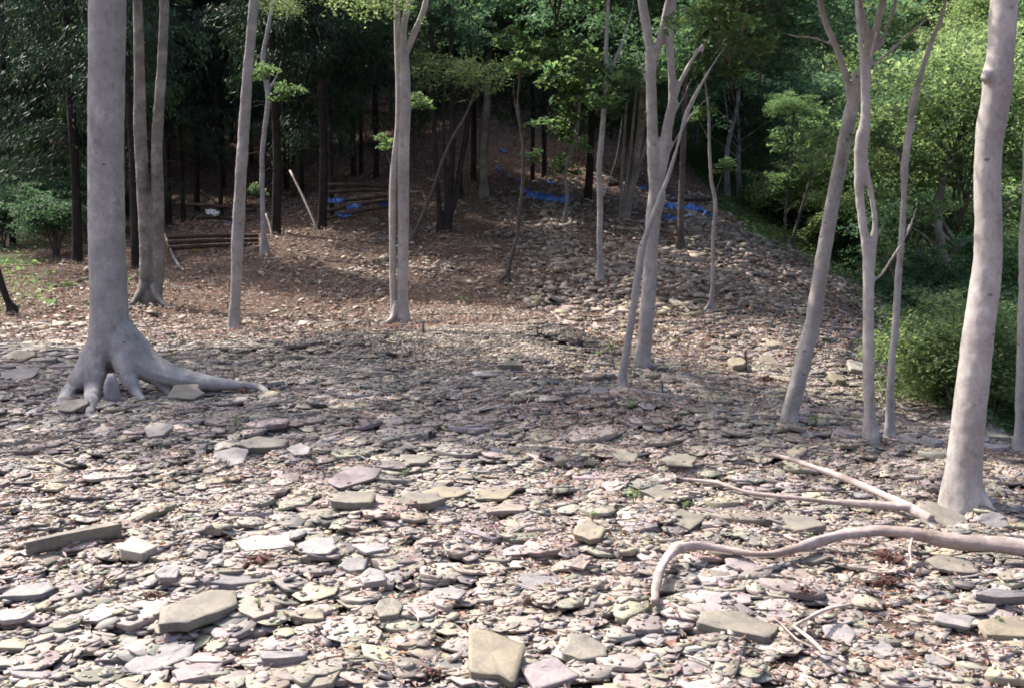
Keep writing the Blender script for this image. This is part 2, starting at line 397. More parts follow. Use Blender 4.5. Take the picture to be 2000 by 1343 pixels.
# ------------------------------------------------------------------ slates
SL_COL = np.array([(.26,.238,.23), (.225,.21,.205), (.29,.262,.25), (.25,.235,.20), (.29,.265,.205), (.32,.285,.26), (.185,.178,.178), (.305,.262,.258), (.255,.25,.20), (.22,.195,.175), (.35,.315,.285), (.25,.23,.235), (.31,.26,.235), (.20,.20,.165)])
def slate_color(n, g, warm=0.0):
    c = SL_COL[g.integers(0, len(SL_COL), n)] * np.array([1.03, .995, .965]) * g.normal(1, .16, n)[:, None]
    c = c * (1 + g.normal(0, .03, (n, 3)))
    return np.clip(c * (np.array([1 + warm, 1 + warm * .4, 1 - warm * .6])), .06, .7)
def plates(C, Nrm, rot, a, b, th, col, g, n=7, rings=3, jag=.28):
    """N angular plates -> one vertex/loop set. C centres of the TOP faces; Nrm normals; a,b half sizes"""
    m = len(C)
    Nrm = Nrm / np.linalg.norm(Nrm, axis=1)[:, None]
    U = np.stack([np.cos(rot), np.sin(rot), np.zeros(m)], 1); U -= Nrm * (U * Nrm).sum(1)[:, None]; U /= np.linalg.norm(U, axis=1)[:, None]
    W = np.cross(Nrm, U)
    ang = np.linspace(0, 2 * np.pi, n, endpoint=False)[None] + g.uniform(-.42, .42, (m, n)) * (6.28 / n)
    # superellipse-ish broken outline
    rad = 1 / (np.abs(np.cos(ang)) ** 1.9 + np.abs(np.sin(ang)) ** 1.9) ** (1 / 1.9)
    rad *= g.uniform(1 - jag, 1.08, (m, n))
    lu = np.cos(ang) * rad * a[:, None]; lw = np.sin(ang) * rad * b[:, None]
    wob = g.uniform(-.12, .12, (m, n)) * th[:, None]
    R_ = []
    if rings == 3:
        prof = [(g.uniform(.93, .99, (m, n)), 0, 1), (1.0, .16, 1), (g.uniform(.86, 1.02, (m, n)), 1.0, 0)]
    else:
        prof = [(1.0, 0, 1), (g.uniform(.85, 1.0, (m, n)), 1.0, 0)]
    for s, d, k in prof:
        p = C[:, None] + U[:, None] * (lu * s)[..., None] + W[:, None] * (lw * s)[..., None] - Nrm[:, None] * (th[:, None] * d + wob * k)[..., None]
        R_.append(p)
    V = np.stack(R_, 1).reshape(-1, 3)            # m, rings, n
    k = np.arange(n); k2 = (k + 1) % n
    loops = [k]; sizes = [n]
    for r in range(rings - 1):
        for j in range(n):
            loops.append(np.array([r * n + k[j], (r + 1) * n + k[j], (r + 1) * n + k2[j], r * n + k2[j]])); sizes.append(4)
    lp = np.concatenate(loops); stride = rings * n
    L = (lp[None] + (np.arange(m) * stride)[:, None]).ravel()
    Sz = np.tile(sizes, m)
    return V, L, Sz, np.repeat(col, stride, axis=0)
def merge(parts):
    V = []; L = []; Sz = []; Cc = []; n = 0
    for v, l, s, c in parts:
        V.append(v); L.append(l + n); Sz.append(s); Cc.append(c); n += len(v)
    return np.vstack(V), np.concatenate(L), np.concatenate(Sz), np.vstack(Cc)
def slopes(x, y, e=.25):
    zx = (H(x + e, y) - H(x - e, y)) / (2 * e); zy = (H(x, y + e) - H(x, y - e)) / (2 * e)
    return zx, zy
def ground_normal(x, y, tilt, g):
    zx, zy = slopes(x, y)
    return np.stack([-zx + g.normal(0, tilt, len(x)), -zy + g.normal(0, tilt, len(x)), np.ones(len(x))], 1)

# how thickly slates cover the ground and how big they are, by place (px, py, cover, half-size)
COVER = np.array([
 (100,1200,1,.06),(1000,1200,1,.055),(1800,1200,.9,.05),(300,950,1,.075),(1000,950,1,.07),(1700,950,.85,.055),
 (200,760,1,.09),(700,760,1,.085),(1100,760,.95,.075),(50,680,1,.1),(400,680,1,.09),(700,700,1,.085),(900,665,.08,.04),(1050,675,.06,.04),(850,640,.06,.04),(960,645,.04,.04),(1000,720,.9,.075),(1300,820,.95,.075),
 (1500,870,.8,.06),(1650,900,.7,.06),(620,645,.8,.08),(1120,700,.3,.05),
 (400,600,.45,.09),(600,580,.25,.08),(250,620,.9,.1),(150,600,.5,.1),(450,530,.18,.09),(640,480,.25,.1),(720,540,.55,.13),(660,560,.4,.1),(560,600,.3,.07),
 (850,520,.5,.13),(900,470,.1,.1),(930,430,.12,.1),(880,400,.2,.12),(960,500,.15,.12),(870,590,.15,.07),(960,560,.3,.12),
 (1010,410,.55,.15),(1100,430,.9,.16),(1100,500,.85,.15),(1060,570,.7,.15),(1200,500,.95,.17),(1120,640,1,.19),(1200,620,.95,.18),(1230,690,.9,.17),(1320,740,.9,.16),
 (1300,500,.95,.16),(1400,470,.8,.15),(1500,520,.85,.14),(1400,560,.95,.15),(1550,600,.9,.13),(1450,640,.85,.13),(1650,570,.9,.13),(1650,640,.6,.12),(1700,690,.3,.1),
 (1300,680,.8,.12),(1420,700,.4,.11),(1350,760,.9,.12),(1500,760,.45,.11),(1620,760,.35,.1),(1500,800,.7,.11),(1650,830,.8,.11),(1750,830,.5,.1),(1900,845,.9,.13),(1800,800,.2,.1),
 (1000,340,.05,.1),(900,350,.1,.1),(300,500,.03,.1),(60,540,.03,.1),(1200,380,.3,.14),(1700,400,0,.1)], float)
def cover(x, y):
    z = H(x, y); px, py = project(x, y, z)
    w_ = 1 / (((px[:, None] - COVER[:, 0]) / 1.6) ** 2 + (py[:, None] - COVER[:, 1]) ** 2 + 60) ** 1.6
    w_ /= w_.sum(1)[:, None]
    d = w_ @ COVER[:, 2]; s = w_ @ COVER[:, 3]
    d = np.where(greenness(x, y, z) > .5, d * .04, d)
    d = np.where(y > 40, 0, d)
    return d, s, px, py

# region in view (a little wider than the frame)
def sample_view(n, y0, y1, g, marg=1.22, extra=1.0):
    y = np.sqrt(g.uniform(y0 ** 2, y1 ** 2, n)); x = g.uniform(-1, 1, n) * (y * .515 * marg + extra)
    return x, y

# hero slabs: (px, py of centre, width px, height px (of top), thickness m, turn deg, tilt towards camera deg, tilt sideways deg, colour, label)
GY = (.30, .30, .325); LG = (.40, .39, .41); OC = (.34, .315, .25); GN = (.285, .276, .248); LI = (.37, .335, .365); PK = (.42, .36, .34); WH = (.5, .48, .45)
HERO = [
 (146,1060,190,11,.12,40,4,4,GN,'long dark-sided slate plank tilted up in the sunlit foreground left'),
 (390,1215,185,42,.075,46,5,5,GN,'thick oblong greenish slab with a dark shaded edge in front of the hollow'),
 (463,1145,185,32,.085,34,6,4,GY,'broad blue-grey wedge slab beside the dark hollow in the foreground'),
 (960,1295,140,100,.07,30,14,4,OC,'largest pale ochre block cut by the bottom edge of the photo'),
 (1140,1282,88,46,.07,-8,14,0,GN,'greenish angular block right of the big ochre block at the bottom edge'),
 (1068,1335,110,60,.04,20,12,0,LI,'lilac slab lying between the two ochre blocks at the bottom edge'),
 (1440,1240,160,46,.06,-8,6,2,GN,'wide flat olive slab in front of the curved pale root'),
 (1545,1038,120,30,.09,-14,16,-6,GN,'dark greenish slab with shaded edge between the two pale roots'),
 (1843,1022,105,58,.03,-22,16,6,GN,'tilted olive slab leaning at the foot of the right-hand trunk'),
 (1940,1025,48,55,.03,55,30,-5,GY,'small upright grey slab right of the right-hand trunk foot'),
 (1150,1060,52,44,.06,50,22,-10,OC,'small ochre block standing on edge in the middle foreground'),
 (1137,1112,44,38,.03,70,24,0,PK,'pinkish pointed slate just in front of the small ochre block'),
 (1050,1140,90,40,.02,10,8,0,GY,'blue-grey flat slate left of the pinkish pointed slate'),
 (1300,967,95,34,.025,4,8,0,GN,'wide olive slate left of the tuft between the roots'),
 (1340,1020,100,40,.03,-5,8,0,GN,'ribbed greenish slate left of the dark greenish slab'),
 (1220,898,50,30,.03,30,20,0,GN,'green-grey pointed slate in the shaded middle ground right'),
 (1332,902,80,24,.03,5,6,0,GN,'flat olive slate right of the pointed green-grey slate'),
 (1450,1110,75,34,.03,-4,12,0,LI,'pale lilac slab lying over the curved pale root'),
 (1860,1115,95,34,.03,-4,8,0,GN,'grey-green slate just below the thick end of the curved root'),
 (1970,1235,110,44,.05,6,10,0,OC,'ochre slab cut by the right edge of the photo'),
 (1960,1190,110,22,.09,-3,24,0,GY,'dark grey ribbed slab above the ochre slab at the right edge'),
 (1862,1222,85,28,.03,-12,10,0,LG,'grey slate left of the ochre slab at the right edge'),
 (1710,1272,100,32,.025,4,8,0,LG,'pale grey-green flat slate near the bottom right corner'),
 (1830,1300,40,50,.025,70,10,0,LG,'narrow pale slate standing lengthwise near the bottom right corner'),
 (1640,1245,60,40,.025,-20,12,0,LG,'light grey slate at the end of the thin white stick'),
 (272,1080,80,38,.09,-6,12,4,WH,'bright cream block with shaded underside right of the long slate plank'),
 (515,880,105,24,.13,-2,26,3,GN,'dark mossy block at the sunlit edge of the shaded slates'),
 (585,885,40,34,.03,60,22,0,LG,'pale rounded slate right of the dark mossy block'),
 (640,870,70,22,.03,-4,8,0,LG,'pale flat slate behind the pale rounded slate'),
 (450,905,80,42,.035,-16,12,0,LG,'light grey slab in front of the dark mossy block'),
 (690,935,90,60,.03,-22,8,0,LI,'large lilac-grey slab in the middle of the foreground'),
 (690,985,110,24,.08,4,12,0,GN,'long olive slate with shadow under it in the middle foreground'),
 (812,995,120,24,.09,3,14,0,GN,'thick long slate right of the long olive slate'),
 (870,965,100,24,.03,4,8,0,OC,'flat yellowish slate behind the thick long slate'),
 (990,1003,90,20,.04,-2,12,0,PK,'narrow pinkish-brown slate right of the thick long slate'),
 (965,970,90,22,.03,3,8,0,OC,'pale ochre slate behind the narrow pinkish-brown slate'),
 (363,775,78,32,.06,-4,18,3,GN,'thick greenish slab leaning on the beech root'),
 (40,700,70,22,.07,-4,14,0,OC,'yellow-green thick slab at the left edge beside the beech'),
 (35,735,75,40,.03,4,10,0,GY,'big blue-grey slab in shade at the left edge'),
 (305,848,60,28,.05,-6,14,0,WH,'pale block in front of the beech roots'),
 (145,800,55,28,.05,14,18,3,GN,'brownish slab just left of the beech roots'),
 (995,722,75,10,.16,-2,24,0,GN,'thick dark-edged slab on the shaded plateau'),
 (1165,768,80,14,.05,-6,18,0,GY,'dark long slab left of the slender leaning stem'),
 (950,738,60,12,.04,4,12,0,LG,'pale slab in front of the gravel mound'),
 (800,905,90,20,.04,4,10,0,GN,'long shaded slate in the middle ground'),
 (760,1195,60,46,.05,20,10,0,GN,'round-cornered olive block in the lower foreground'),
 (727,1150,56,30,.06,-6,16,0,LG,'light thick block behind the round-cornered olive block'),
 (690,1115,58,30,.07,32,12,0,GY,'steep dark-edged slate left of the light thick block'),
 (720,1075,80,24,.03,-14,10,0,LG,'light slab behind the steep dark-edged slate'),
 (520,1068,130,34,.04,-6,12,0,WH,'wide cream slab bridging the dark hollow'),
 (625,1072,80,36,.035,-6,10,0,LG,'light five-sided slab right of the dark hollow'),
 (330,1150,44,34,.05,60,20,10,LG,'small pale block standing by the black stump hole'),
 (550,1300,105,16,.09,2,8,0,GY,'long shadowed grey slate near the bottom left'),
 (380,1325,100,34,.04,6,10,0,LI,'lilac-grey slab cut by the bottom edge at left'),
 (310,1300,130,44,.05,22,12,0,GY,'big dark grey slab near the bottom left'),
 (500,1195,70,40,.03,16,10,0,PK,'pinkish-grey slab right of the thick oblong slab'),
 (25,1225,80,26,.04,10,10,0,LG,'light slate at the left edge near the bottom'),
 (60,1160,110,26,.05,14,12,0,GY,'grey slate below the long dark-sided plank'),
 (600,1212,80,22,.035,-3,12,0,OC,'flat yellowish slate in the lower foreground'),
 (875,1165,80,24,.025,10,8,0,LG,'light slate left of the blue-grey flat slate'),
]
hero_g = np.random.default_rng(21)
def px_size(p): return p / FPX
hero_boxes = []
def make_slab(px, py, wpx, hpx, th, turn, tf, ts, col, label, group='large slate slabs lying loose on the ground', g=hero_g, pos=None, name='flat_stone'):
    c = G(px, py) if pos is None else pos
    d = math.hypot(c[1], c[2] - CAMZ)
    a = wpx / FPX * d / 2
    ang = math.atan2(CAMZ - c[2], c[1]) + R(tf)         # apparent angle of the top towards the eye
    b = hpx / FPX * d / 2 / max(math.sin(ang), .2)
    b = min(b, a * 1.25); a = max(a, b * .5)
    zx, zy = slopes(np.array([c[0]]), np.array([c[1]]))
    nrm = Vector((-zx[0] + math.tan(R(ts)), -zy[0] - math.tan(R(tf)), 1)).normalized()
    th = th * .64
    nc = int(g.integers(4, 7)); an = (np.arange(nc) + g.uniform(-.3, .3, nc)) * 6.283 / nc + g.uniform(0, 1)
    rc = 1 / (np.abs(np.cos(an)) ** 3 + np.abs(np.sin(an)) ** 3) ** (1 / 3) * g.uniform(.82, 1.1, nc)
    cu, cw = np.cos(an) * rc * a, np.sin(an) * rc * b; ou = []; ow = []
    for j in range(nc):
        k = (j + 1) % nc
        for t_ in (0.04, .3, .62, .93):
            e_ = g.normal(0, .027) * (a + b)
            ou.append(cu[j] + (cu[k] - cu[j]) * t_ + e_ * .6); ow.append(cw[j] + (cw[k] - cw[j]) * t_ + e_ * .6)
    ou, ow = np.array(ou), np.array(ow); n = len(ou)
    # several rings so the broken edge shows layers; the top is subdivided and uneven
    V = []; F = []
    prof = [(.45, -.0), (.8, .0), (.985, .0), (1.0, .07), (.97, .3), (1.01, .34), (.955, .6), (.995, .66), (.93, 1.0)]
    lay = g.uniform(-.012, .012, (len(prof), n))
    for i, (s, dd) in enumerate(prof):
        for j in range(n):
            up = g.normal(0, .0022) if i < 2 else 0
            V.append((ou[j] * (s + (lay[i, j] if i > 2 else 0)), ow[j] * (s + (lay[i, j] if i > 2 else 0)), -dd * th + up))
    m = len(prof)
    for i in range(m - 1):
        for j in range(n):
            k = (j + 1) % n
            F.append((i * n + j, (i + 1) * n + j, (i + 1) * n + k, i * n + k))
    F.append(tuple(range(n))); F.append(tuple((m - 1) * n + j for j in range(n - 1, -1, -1)))
    q = nrm.to_track_quat('Z', 'Y') @ Matrix.Rotation(0, 3, 'Z').to_quaternion()
    me = mesh_np(name, V, [i for f in F for i in f], [len(f) for f in F], M_SLATE, np.clip(np.array(col) * .66 * np.array([1.05, .99, .92]) * g.normal(1, .04), .05, .7))
    o = obj(name, me)
    lift = b * abs(math.sin(R(tf))) * .7 + a * abs(math.sin(R(ts))) * .5
    o.rotation_mode = 'QUATERNION'
    from mathutils import Quaternion
    U = Vector((math.cos(R(turn)), math.sin(R(turn)), 0)); U = (U - nrm * U.dot(nrm)).normalized(); W = nrm.cross(U)
    Mx = Matrix((U, W, nrm)).transposed()
    o.rotation_quaternion = Mx.to_quaternion()
    o.location = (c[0], c[1], c[2] + lift * .5 + th * .6)
    hero_boxes.append((c[0], c[1], max(a, b)))
    tag(o, label, 'slate slab', group)
    return o
LAND = []                                     # landmarks for telling the many slabs apart

# stacking simulation on a fine height grid for the near field
gs = np.random.default_rng(5)
def stack(x, y, a, b, rot, th, tilt):
    n_ = len(x); C = np.zeros((n_, 3)); NR = np.zeros((n_, 3)); ok = np.zeros(n_, bool)
    jit = gs.normal(0, 1, (n_, 2)) * tilt
    ca, sa = np.cos(rot), np.sin(rot)
    for i in range(n_):
        r = max(a[i], b[i]); k = max(1, int(r * .8 / SS))
        ix = int((x[i] - SX0) / SS + .5); iy = int((y[i] - SY0) / SS + .5)
        if ix - k < 0 or iy - k < 0 or ix + k >= snx or iy + k >= sny: continue
        dx = SS * k; W_ = SH[ix - k:ix + k + 1:k, iy - k:iy + k + 1:k]
        zx = (W_[2].mean() - W_[0].mean()) / (2 * dx); zy = (W_[:, 2].mean() - W_[:, 0].mean()) / (2 * dx)
        zx = zx * .6 + jit[i, 0]; zy = zy * .6 + jit[i, 1]
        zx = min(max(zx, -.55), .55); zy = min(max(zy, -.55), .55)
        z0 = W_.mean() * .7 + W_.max() * .3
        if z0 - BASEH[ix, iy] > .10: continue
        z0 += th[i] * .8
        C[i] = x[i], y[i], z0; NR[i] = -zx, -zy, 1; ok[i] = True
        kk = max(1, int(r / SS)); sl = (slice(max(0, ix - kk), ix + kk + 1), slice(max(0, iy - kk), iy + kk + 1))
        ddx = _mx[sl] - x[i]; ddy = _my[sl] - y[i]
        u = (ddx * ca[i] + ddy * sa[i]) / a[i]; v = (-ddx * sa[i] + ddy * ca[i]) / b[i]
        ins = (u * u + v * v) < .85
        SH[sl] = np.where(ins, np.maximum(SH[sl], z0 + zx * ddx + zy * ddy), SH[sl])
    return C, NR, ok
def hero_clear(x, y, k=.75):
    keep = np.ones(len(x), bool); return keep
    for hx, hy, hr in hero_boxes: keep &= (x - hx) ** 2 + (y - hy) ** 2 > (hr * k) ** 2
    return keep

indiv = []        # (C, N, rot, a, b, th, col)
parts = []
def batch(n, y0, y1, smul, tmul, tilt, sig, marg=1.2, nn=7, lo=.02, hi=.3, powc=1.0):
    x, y = sample_view(n, y0, y1, gs, marg)
    d, s, px, py = cover(x, y)
    keep = (gs.random(n) < d ** powc) & hero_clear(x, y)
    x, y, s = x[keep], y[keep], s[keep]; m = len(x)
    a = np.clip(s * smul * np.exp(gs.normal(0, sig, m)), lo, hi); b = a * gs.uniform(.45, .9, m)
    rot = gs.normal(.15, .55, m) + (gs.random(m) < .2) * gs.uniform(0, 3, m)
    th = np.clip(a * gs.uniform(.09, .26, m) * tmul, .004, .05)
    return x, y, a, b, rot, th
# big first, smaller on top and in gaps, then some big again
specs = [(22000, 2.7, 17.4, .95, 1.0, .03, .35), (30000, 2.7, 17.4, .65, 1.0, .04, .35), (20000, 2.7, 17.4, .95, .9, .035, .4), (26000, 2.7, 17.4, .52, .9, .05, .4), (5600, 2.7, 17.4, 1.25, .8, .04, .3)]
for qi, (n_, y0, y1, sm, tm, tl, sg) in enumerate(specs):
    x, y, a, b, rot, th = batch(n_, y0, y1, sm, tm, tl, sg)
    C, NR, ok = stack(x, y, a, b, rot, th, tl)
    C, NR, rot, a, b, th = C[ok], NR[ok], rot[ok], a[ok], b[ok], th[ok]
    col = slate_color(len(C), gs)
    if qi in (2, 4):
        px, py = project(C[:, 0], C[:, 1], C[:, 2]); area = a * b / C[:, 1] ** 2
        vis = (px > 10) & (px < 1990) & (py > 640) & (py < 1335)
        sc = np.where(vis, area, 0); order = np.argsort(-sc)[: (60 if qi == 2 else 170)]
        sel = np.zeros(len(C), bool); sel[order] = True
        for i in np.nonzero(sel)[0]: indiv.append((C[i], NR[i], rot[i], a[i], b[i], th[i], col[i], px[i], py[i]))
        C, NR, rot, a, b, th, col = C[~sel], NR[~sel], rot[~sel], a[~sel], b[~sel], th[~sel], col[~sel]
    h_ = len(C) // 2
    for q_, nn_ in ((slice(0, h_), 6), (slice(h_, None), 8)): parts.append(plates(C[q_], NR[q_], rot[q_], a[q_], b[q_], th[q_], col[q_], gs, nn_, 3))
# small chips
x, y = sample_view(42000, 2.7, 11, gs, 1.15); d, s, px, py = cover(x, y)
keep = hero_clear(x, y, .7); x, y = x[keep], y[keep]; m = len(x)
ix = np.clip(((x - SX0) / SS).astype(int), 0, snx - 1); iy = np.clip(((y - SY0) / SS).astype(int), 0, sny - 1)
a = np.clip(.017 * np.exp(gs.normal(0, .45, m)), .006, .05)
C = np.stack([x, y, SH[ix, iy] + .002 + .12 * a], 1)
parts.append(plates(C, ground_normal(x, y, .14, gs), gs.uniform(0, 6.28, m), a, a * gs.uniform(.4, .9, m), a * gs.uniform(.12, .3, m), slate_color(m, gs) * 1.04, gs, 5, 2))
# gravel on the small mound
x, y = sample_view(210000, 11, 18.5, gs, .62); d, s, px, py = cover(x, y)
gm = np.exp(-((px - 960) / 230) ** 2 - ((py - 655) / 34) ** 2) + .15
keep = gs.random(len(x)) < gm; x, y = x[keep], y[keep]; m = len(x)
a = np.clip(.018 * np.exp(gs.normal(0, .4, m)), .008, .05)
STACKED[0] = True
C = np.stack([x, y, Htop(x, y) + .008], 1)
parts.append(plates(C, ground_normal(x, y, .18, gs), gs.uniform(0, 6.28, m), a, a * gs.uniform(.5, .95, m), a * gs.uniform(.2, .5, m), slate_color(m, gs, .08) * 1.12, gs, 5, 2))
STACKED[0] = True
for hrow in HERO:
    make_slab(*hrow)
V, L, Sz, Cc = merge(parts)
tag(obj('loose_slates', mesh_np('loose_slates', V, L, Sz, M_SLATE, Cc)), 'sheet of overlapping grey slate flakes covering the near plateau', 'slates', kind='stuff')
# far scree
parts = []
for n_, sm, tl, sg, off in ((80000, .62, .26, .4, .02), (52000, 1.0, .26, .4, .045), (9000, 1.5, .26, .3, .07)):
    x, y = sample_view(n_, 15.8, 41, gs, 1.12, 1.5); d, s, px, py = cover(x, y)
    near = (gs.random(n_) < (y - 15.8) / 1.6)
    gully = (y < 17.2) & (px > 1000)
    keep = (gs.random(n_) < d ** 1.3 * np.clip(.75 + 1.3 * vnoise(x, y, 1.5, 15) + .8 * vnoise(x, y, .6, 16), .12, 1)) & (near | gully)
    x, y, s = x[keep], y[keep], s[keep]; m = len(x)
    a = np.clip(s * sm * np.exp(gs.normal(0, sg * 1.15, m)), .03, .42) * .64; b = a * gs.uniform(.45, .9, m)
    th = np.clip(a * gs.uniform(.12, .34, m), .008, .07)
    C = np.stack([x, y, H(x, y) + off + gs.uniform(-.03, .05, m)], 1)
    col = slate_color(m, gs, .09) * .97
    parts.append(plates(C, ground_normal(x, y, tl, gs), gs.normal(.1, .8, m), a, b, th, col, gs, 5, 2, .4))
V, L, Sz, Cc = merge(parts)
tag(obj('slate_scree', mesh_np('slate_scree', V, L, Sz, M_SLATE, Cc)), 'grey slate scree spilling down the far slope', 'scree', kind='stuff')

# individually placed medium slabs
SLAB_LM = [(208,700,'the big beech'),(457,640,'the slim straight trunk'),(785,630,'the twin-stemmed tree'),(1215,750,'the slender leaning stem'),(1255,715,'the forked central tree'),
 (1540,820,'the leaning right trunk'),(1885,985,'the knotted right trunk'),(1280,1175,'the curved root tip'),(1700,1070,'the curved thick root'),(1560,930,'the straight pale root'),
 (148,1055,'the long dark plank slab'),(390,1215,'the thick oblong slab'),(463,1142,'the blue-grey wedge slab'),(960,1295,'the big ochre block'),(1440,1240,'the wide olive slab'),
 (515,880,'the dark mossy block'),(690,935,'the lilac middle slab'),(1150,1060,'the ochre standing block'),(900,660,'the gravel mound'),(1545,1040,'the dark greenish slab'),(470,755,'the long beech root'),
 (30,735,'the left photo edge'),(1640,1215,'the thin white stick'),(1970,1210,'the right photo edge'),(1230,985,'the grass tuft'),(760,1195,'the round olive block')]
used_labels = set(r_[-1] for r_ in HERO)
def colour_word(c):
    r_, g_, b_ = c
    v = (r_ + g_ + b_) / 3
    base = 'ochre-grey' if b_ < g_ * .85 else ('pinkish-grey' if r_ > g_ * 1.13 else 'grey')
    return ('dark ' if v < .2 else 'pale ' if v > .285 else '') + base
def where(px, py, lms, used, head):
    ds = sorted(lms, key=lambda q: (q[0] - px) ** 2 + (2.2 * (q[1] - py)) ** 2)
    def rel(q):
        dx, dy = px - q[0], (py - q[1]) * 2.2
        far = math.hypot(dx, dy); adv = 'just ' if far < 90 else 'well ' if far > 230 else ''
        if abs(dx) > 1.8 * abs(dy): return adv + ('left of ' if dx < 0 else 'right of ')
        if abs(dy) > 1.8 * abs(dx): return adv + ('behind ' if dy < 0 else 'in front of ')
        return adv + ('behind and ' if dy < 0 else 'in front and ') + ('left of ' if dx < 0 else 'right of ')
    cands = [head + ' ' + rel(ds[0]) + ds[0][2]]
    for k in range(1, 4):
        cands.append(head + ' ' + rel(ds[0]) + ds[0][2] + ', towards ' + ds[k][2])
    for k in range(1, 3):
        cands.append(head + ' ' + rel(ds[k]) + ds[k][2])
    for c in cands:
        if c not in used and len(c.split()) <= 16: used.add(c); return c
    for w_ in ('second', 'third', 'fourth', 'fifth', 'sixth', 'seventh', 'eighth', 'ninth', 'tenth'):
        c = w_ + ' ' + cands[0]
        if c not in used: used.add(c); return c
    return cands[0]
gi = np.random.default_rng(77)
for (c, nr, rot, a, b, th, col, px, py) in indiv:
    v, l, s, cc = plates(np.array([[0, 0, 0.]]), np.array([nr]), np.array([rot]), np.array([a]), np.array([b]), np.array([th]), np.array([col]), gi, 8, 3, .3)
    o = obj('flat_stone', mesh_np('flat_stone', v, l, s, M_SLATE, cc)); o.location = c
    ar = a / b
    shape = 'long' if ar > 1.9 else 'blunt' if ar < 1.3 else 'flat'
    head = f"{colour_word(col)} {shape} {'thick slate' if th > .04 else 'slate'}"
    tag(o, where(px, py, SLAB_LM, used_labels, head), 'slate slab', 'medium slates lying loose on the plateau')

# ------------------------------------------------------------------ dead leaves, twigs on the ground
def leaf_cards(C, U, W, ln, wd, fold, col, g):
    """rhombic leaves folded on the midrib: 4 verts, 2 tris.  U along, W across"""
    m = len(C); Nn = np.cross(U, W)
    p0 = C - U * ln[:, None] * .5; p2 = C + U * ln[:, None] * .5 - Nn * (ln * .12)[:, None]
    q = C - U * (ln * .08)[:, None]
    p1 = q + W * wd[:, None] * .5 + Nn * (wd * fold)[:, None]; p3 = q - W * wd[:, None] * .5 + Nn * (wd * fold)[:, None]
    V = np.stack([p0, p1, p2, p3], 1).reshape(-1, 3)
    k = np.arange(m)[:, None] * 4
    L = (k + np.array([[0, 1, 2, 0, 2, 3]])).ravel()
    return V, L, np.full(2 * m, 3), np.repeat(col, 4, axis=0)
def rand_frame(m, g, zbias, droop=0):
    az = g.uniform(0, 6.283, m)
    U = np.stack([np.cos(az), np.sin(az), g.normal(-droop, .35 / zbias, m)], 1); U /= np.linalg.norm(U, axis=1)[:, None]
    N0 = np.stack([g.normal(0, .5 / zbias, m), g.normal(0, .5 / zbias, m), np.ones(m)], 1)
    W = np.cross(N0, U); W /= np.linalg.norm(W, axis=1)[:, None]
    return U, W
def litter(n, y0, y1, fn, size, g, lift=.01, marg=1.15):
    x, y = sample_view(n, y0, y1, g, marg, 1.2); z = H(x, y)
    inside = (x > SX0) & (x < SX1 - .1) & (y > SY0) & (y < SY1 - .1)
    ix = np.clip(((x - SX0) / SS).astype(int), 0, snx - 1); iy = np.clip(((y - SY0) / SS).astype(int), 0, sny - 1)
    z = np.where(inside, SH[ix, iy], z + .03)
    px, py = project(x, y, z)
    keep = g.random(n) < fn(px, py, x, y, np.where(inside, SH[ix, iy] - BASEH[ix, iy], 0))
    x, y, z = x[keep], y[keep], z[keep]; m = len(x)
    U, W = rand_frame(m, g, 1.1)
    pal = np.array([(.28, .20, .175), (.27, .175, .14), (.19, .125, .10), (.33, .25, .215), (.15, .10, .08), (.42, .335, .295), (.32, .17, .115), (.38, .30, .29)])
    col = pal[g.integers(0, len(pal), m)] * g.uniform(.7, 1.2, m)[:, None]
    ln = size * np.exp(g.normal(0, .3, m))
    return leaf_cards(np.stack([x, y, z + lift], 1), U, W, ln, ln * g.uniform(.25, .5, m), g.uniform(0, .5, m), col, g)
gl = np.random.default_rng(31)
pn = lambda px, py, x, y, hgt: np.clip(.28 + 1.4 * vnoise(x, y, .8, 9) + .3 * (px > 1050) + .25 * (hgt < .02), 0.03, 1)
far_fn = lambda px, py, x, y, hgt: np.where(greenness(x, y, H(x, y)) > .5, .12, .9)
V, L, Sz, Cc = merge([litter(46000, 2.7, 9, pn, .03, gl), litter(34000, 8, 17.4, pn, .045, gl), litter(150000, 14.5, 48, far_fn, .075, gl, .045)])
tag(obj('dead_leaves', mesh_np('dead_leaves', V, L, Sz, M_DRY, Cc)), 'brown dead leaves littering the slates and slopes', 'leaf litter', kind='stuff')

def drape(pxpts, lift=.0, r0=0):
    """pixel points on the ground -> world points lying on it"""
    out = []
    for q in pxpts:
        g_ = G(q[0], q[1]); out.append((g_[0], g_[1], g_[2] + lift + (q[3] if len(q) > 3 else 0)))
    return out
tw = Acc(); gt = np.random.default_rng(8)
for k in range(420):
    x, y = sample_view(1, 2.8, 30, gt); x, y = float(x[0]), float(y[0])
    inside = SX0 < x < SX1 - .1 and SY0 < y < SY1 - .1
    a_ = gt.uniform(0, 3.14); ln = gt.uniform(.06, .4) * (1 if y < 9 else 2.2)
    p = []
    for t_ in np.linspace(-.5, .5, 4):
        xx, yy = x + math.cos(a_) * ln * t_ + gt.normal(0, .012), y + math.sin(a_) * ln * t_ + gt.normal(0, .012)
        zz = SH[int((xx - SX0) / SS), int((yy - SY0) / SS)] if (SX0 < xx < SX1 - .1 and SY0 < yy < SY1 - .1) else h1(xx, yy) + .06
        p.append((xx, yy, zz + .012))
    zm = max(q[2] for q in p)
    p = [(q[0], q[1], q[2] * .4 + zm * .6) for q in p]
    r_ = gt.uniform(.0022, .006) * (1 if y < 9 else 1.8)
    tube(tw, p, [r_, r_, r_ * .8, r_ * .5], 5, 2, 0, k)
tag(obj('fallen_twigs', tw.mesh('fallen_twigs', M_ROOT, True)), 'thin dry twigs strewn over the slates', 'twigs', kind='stuff')

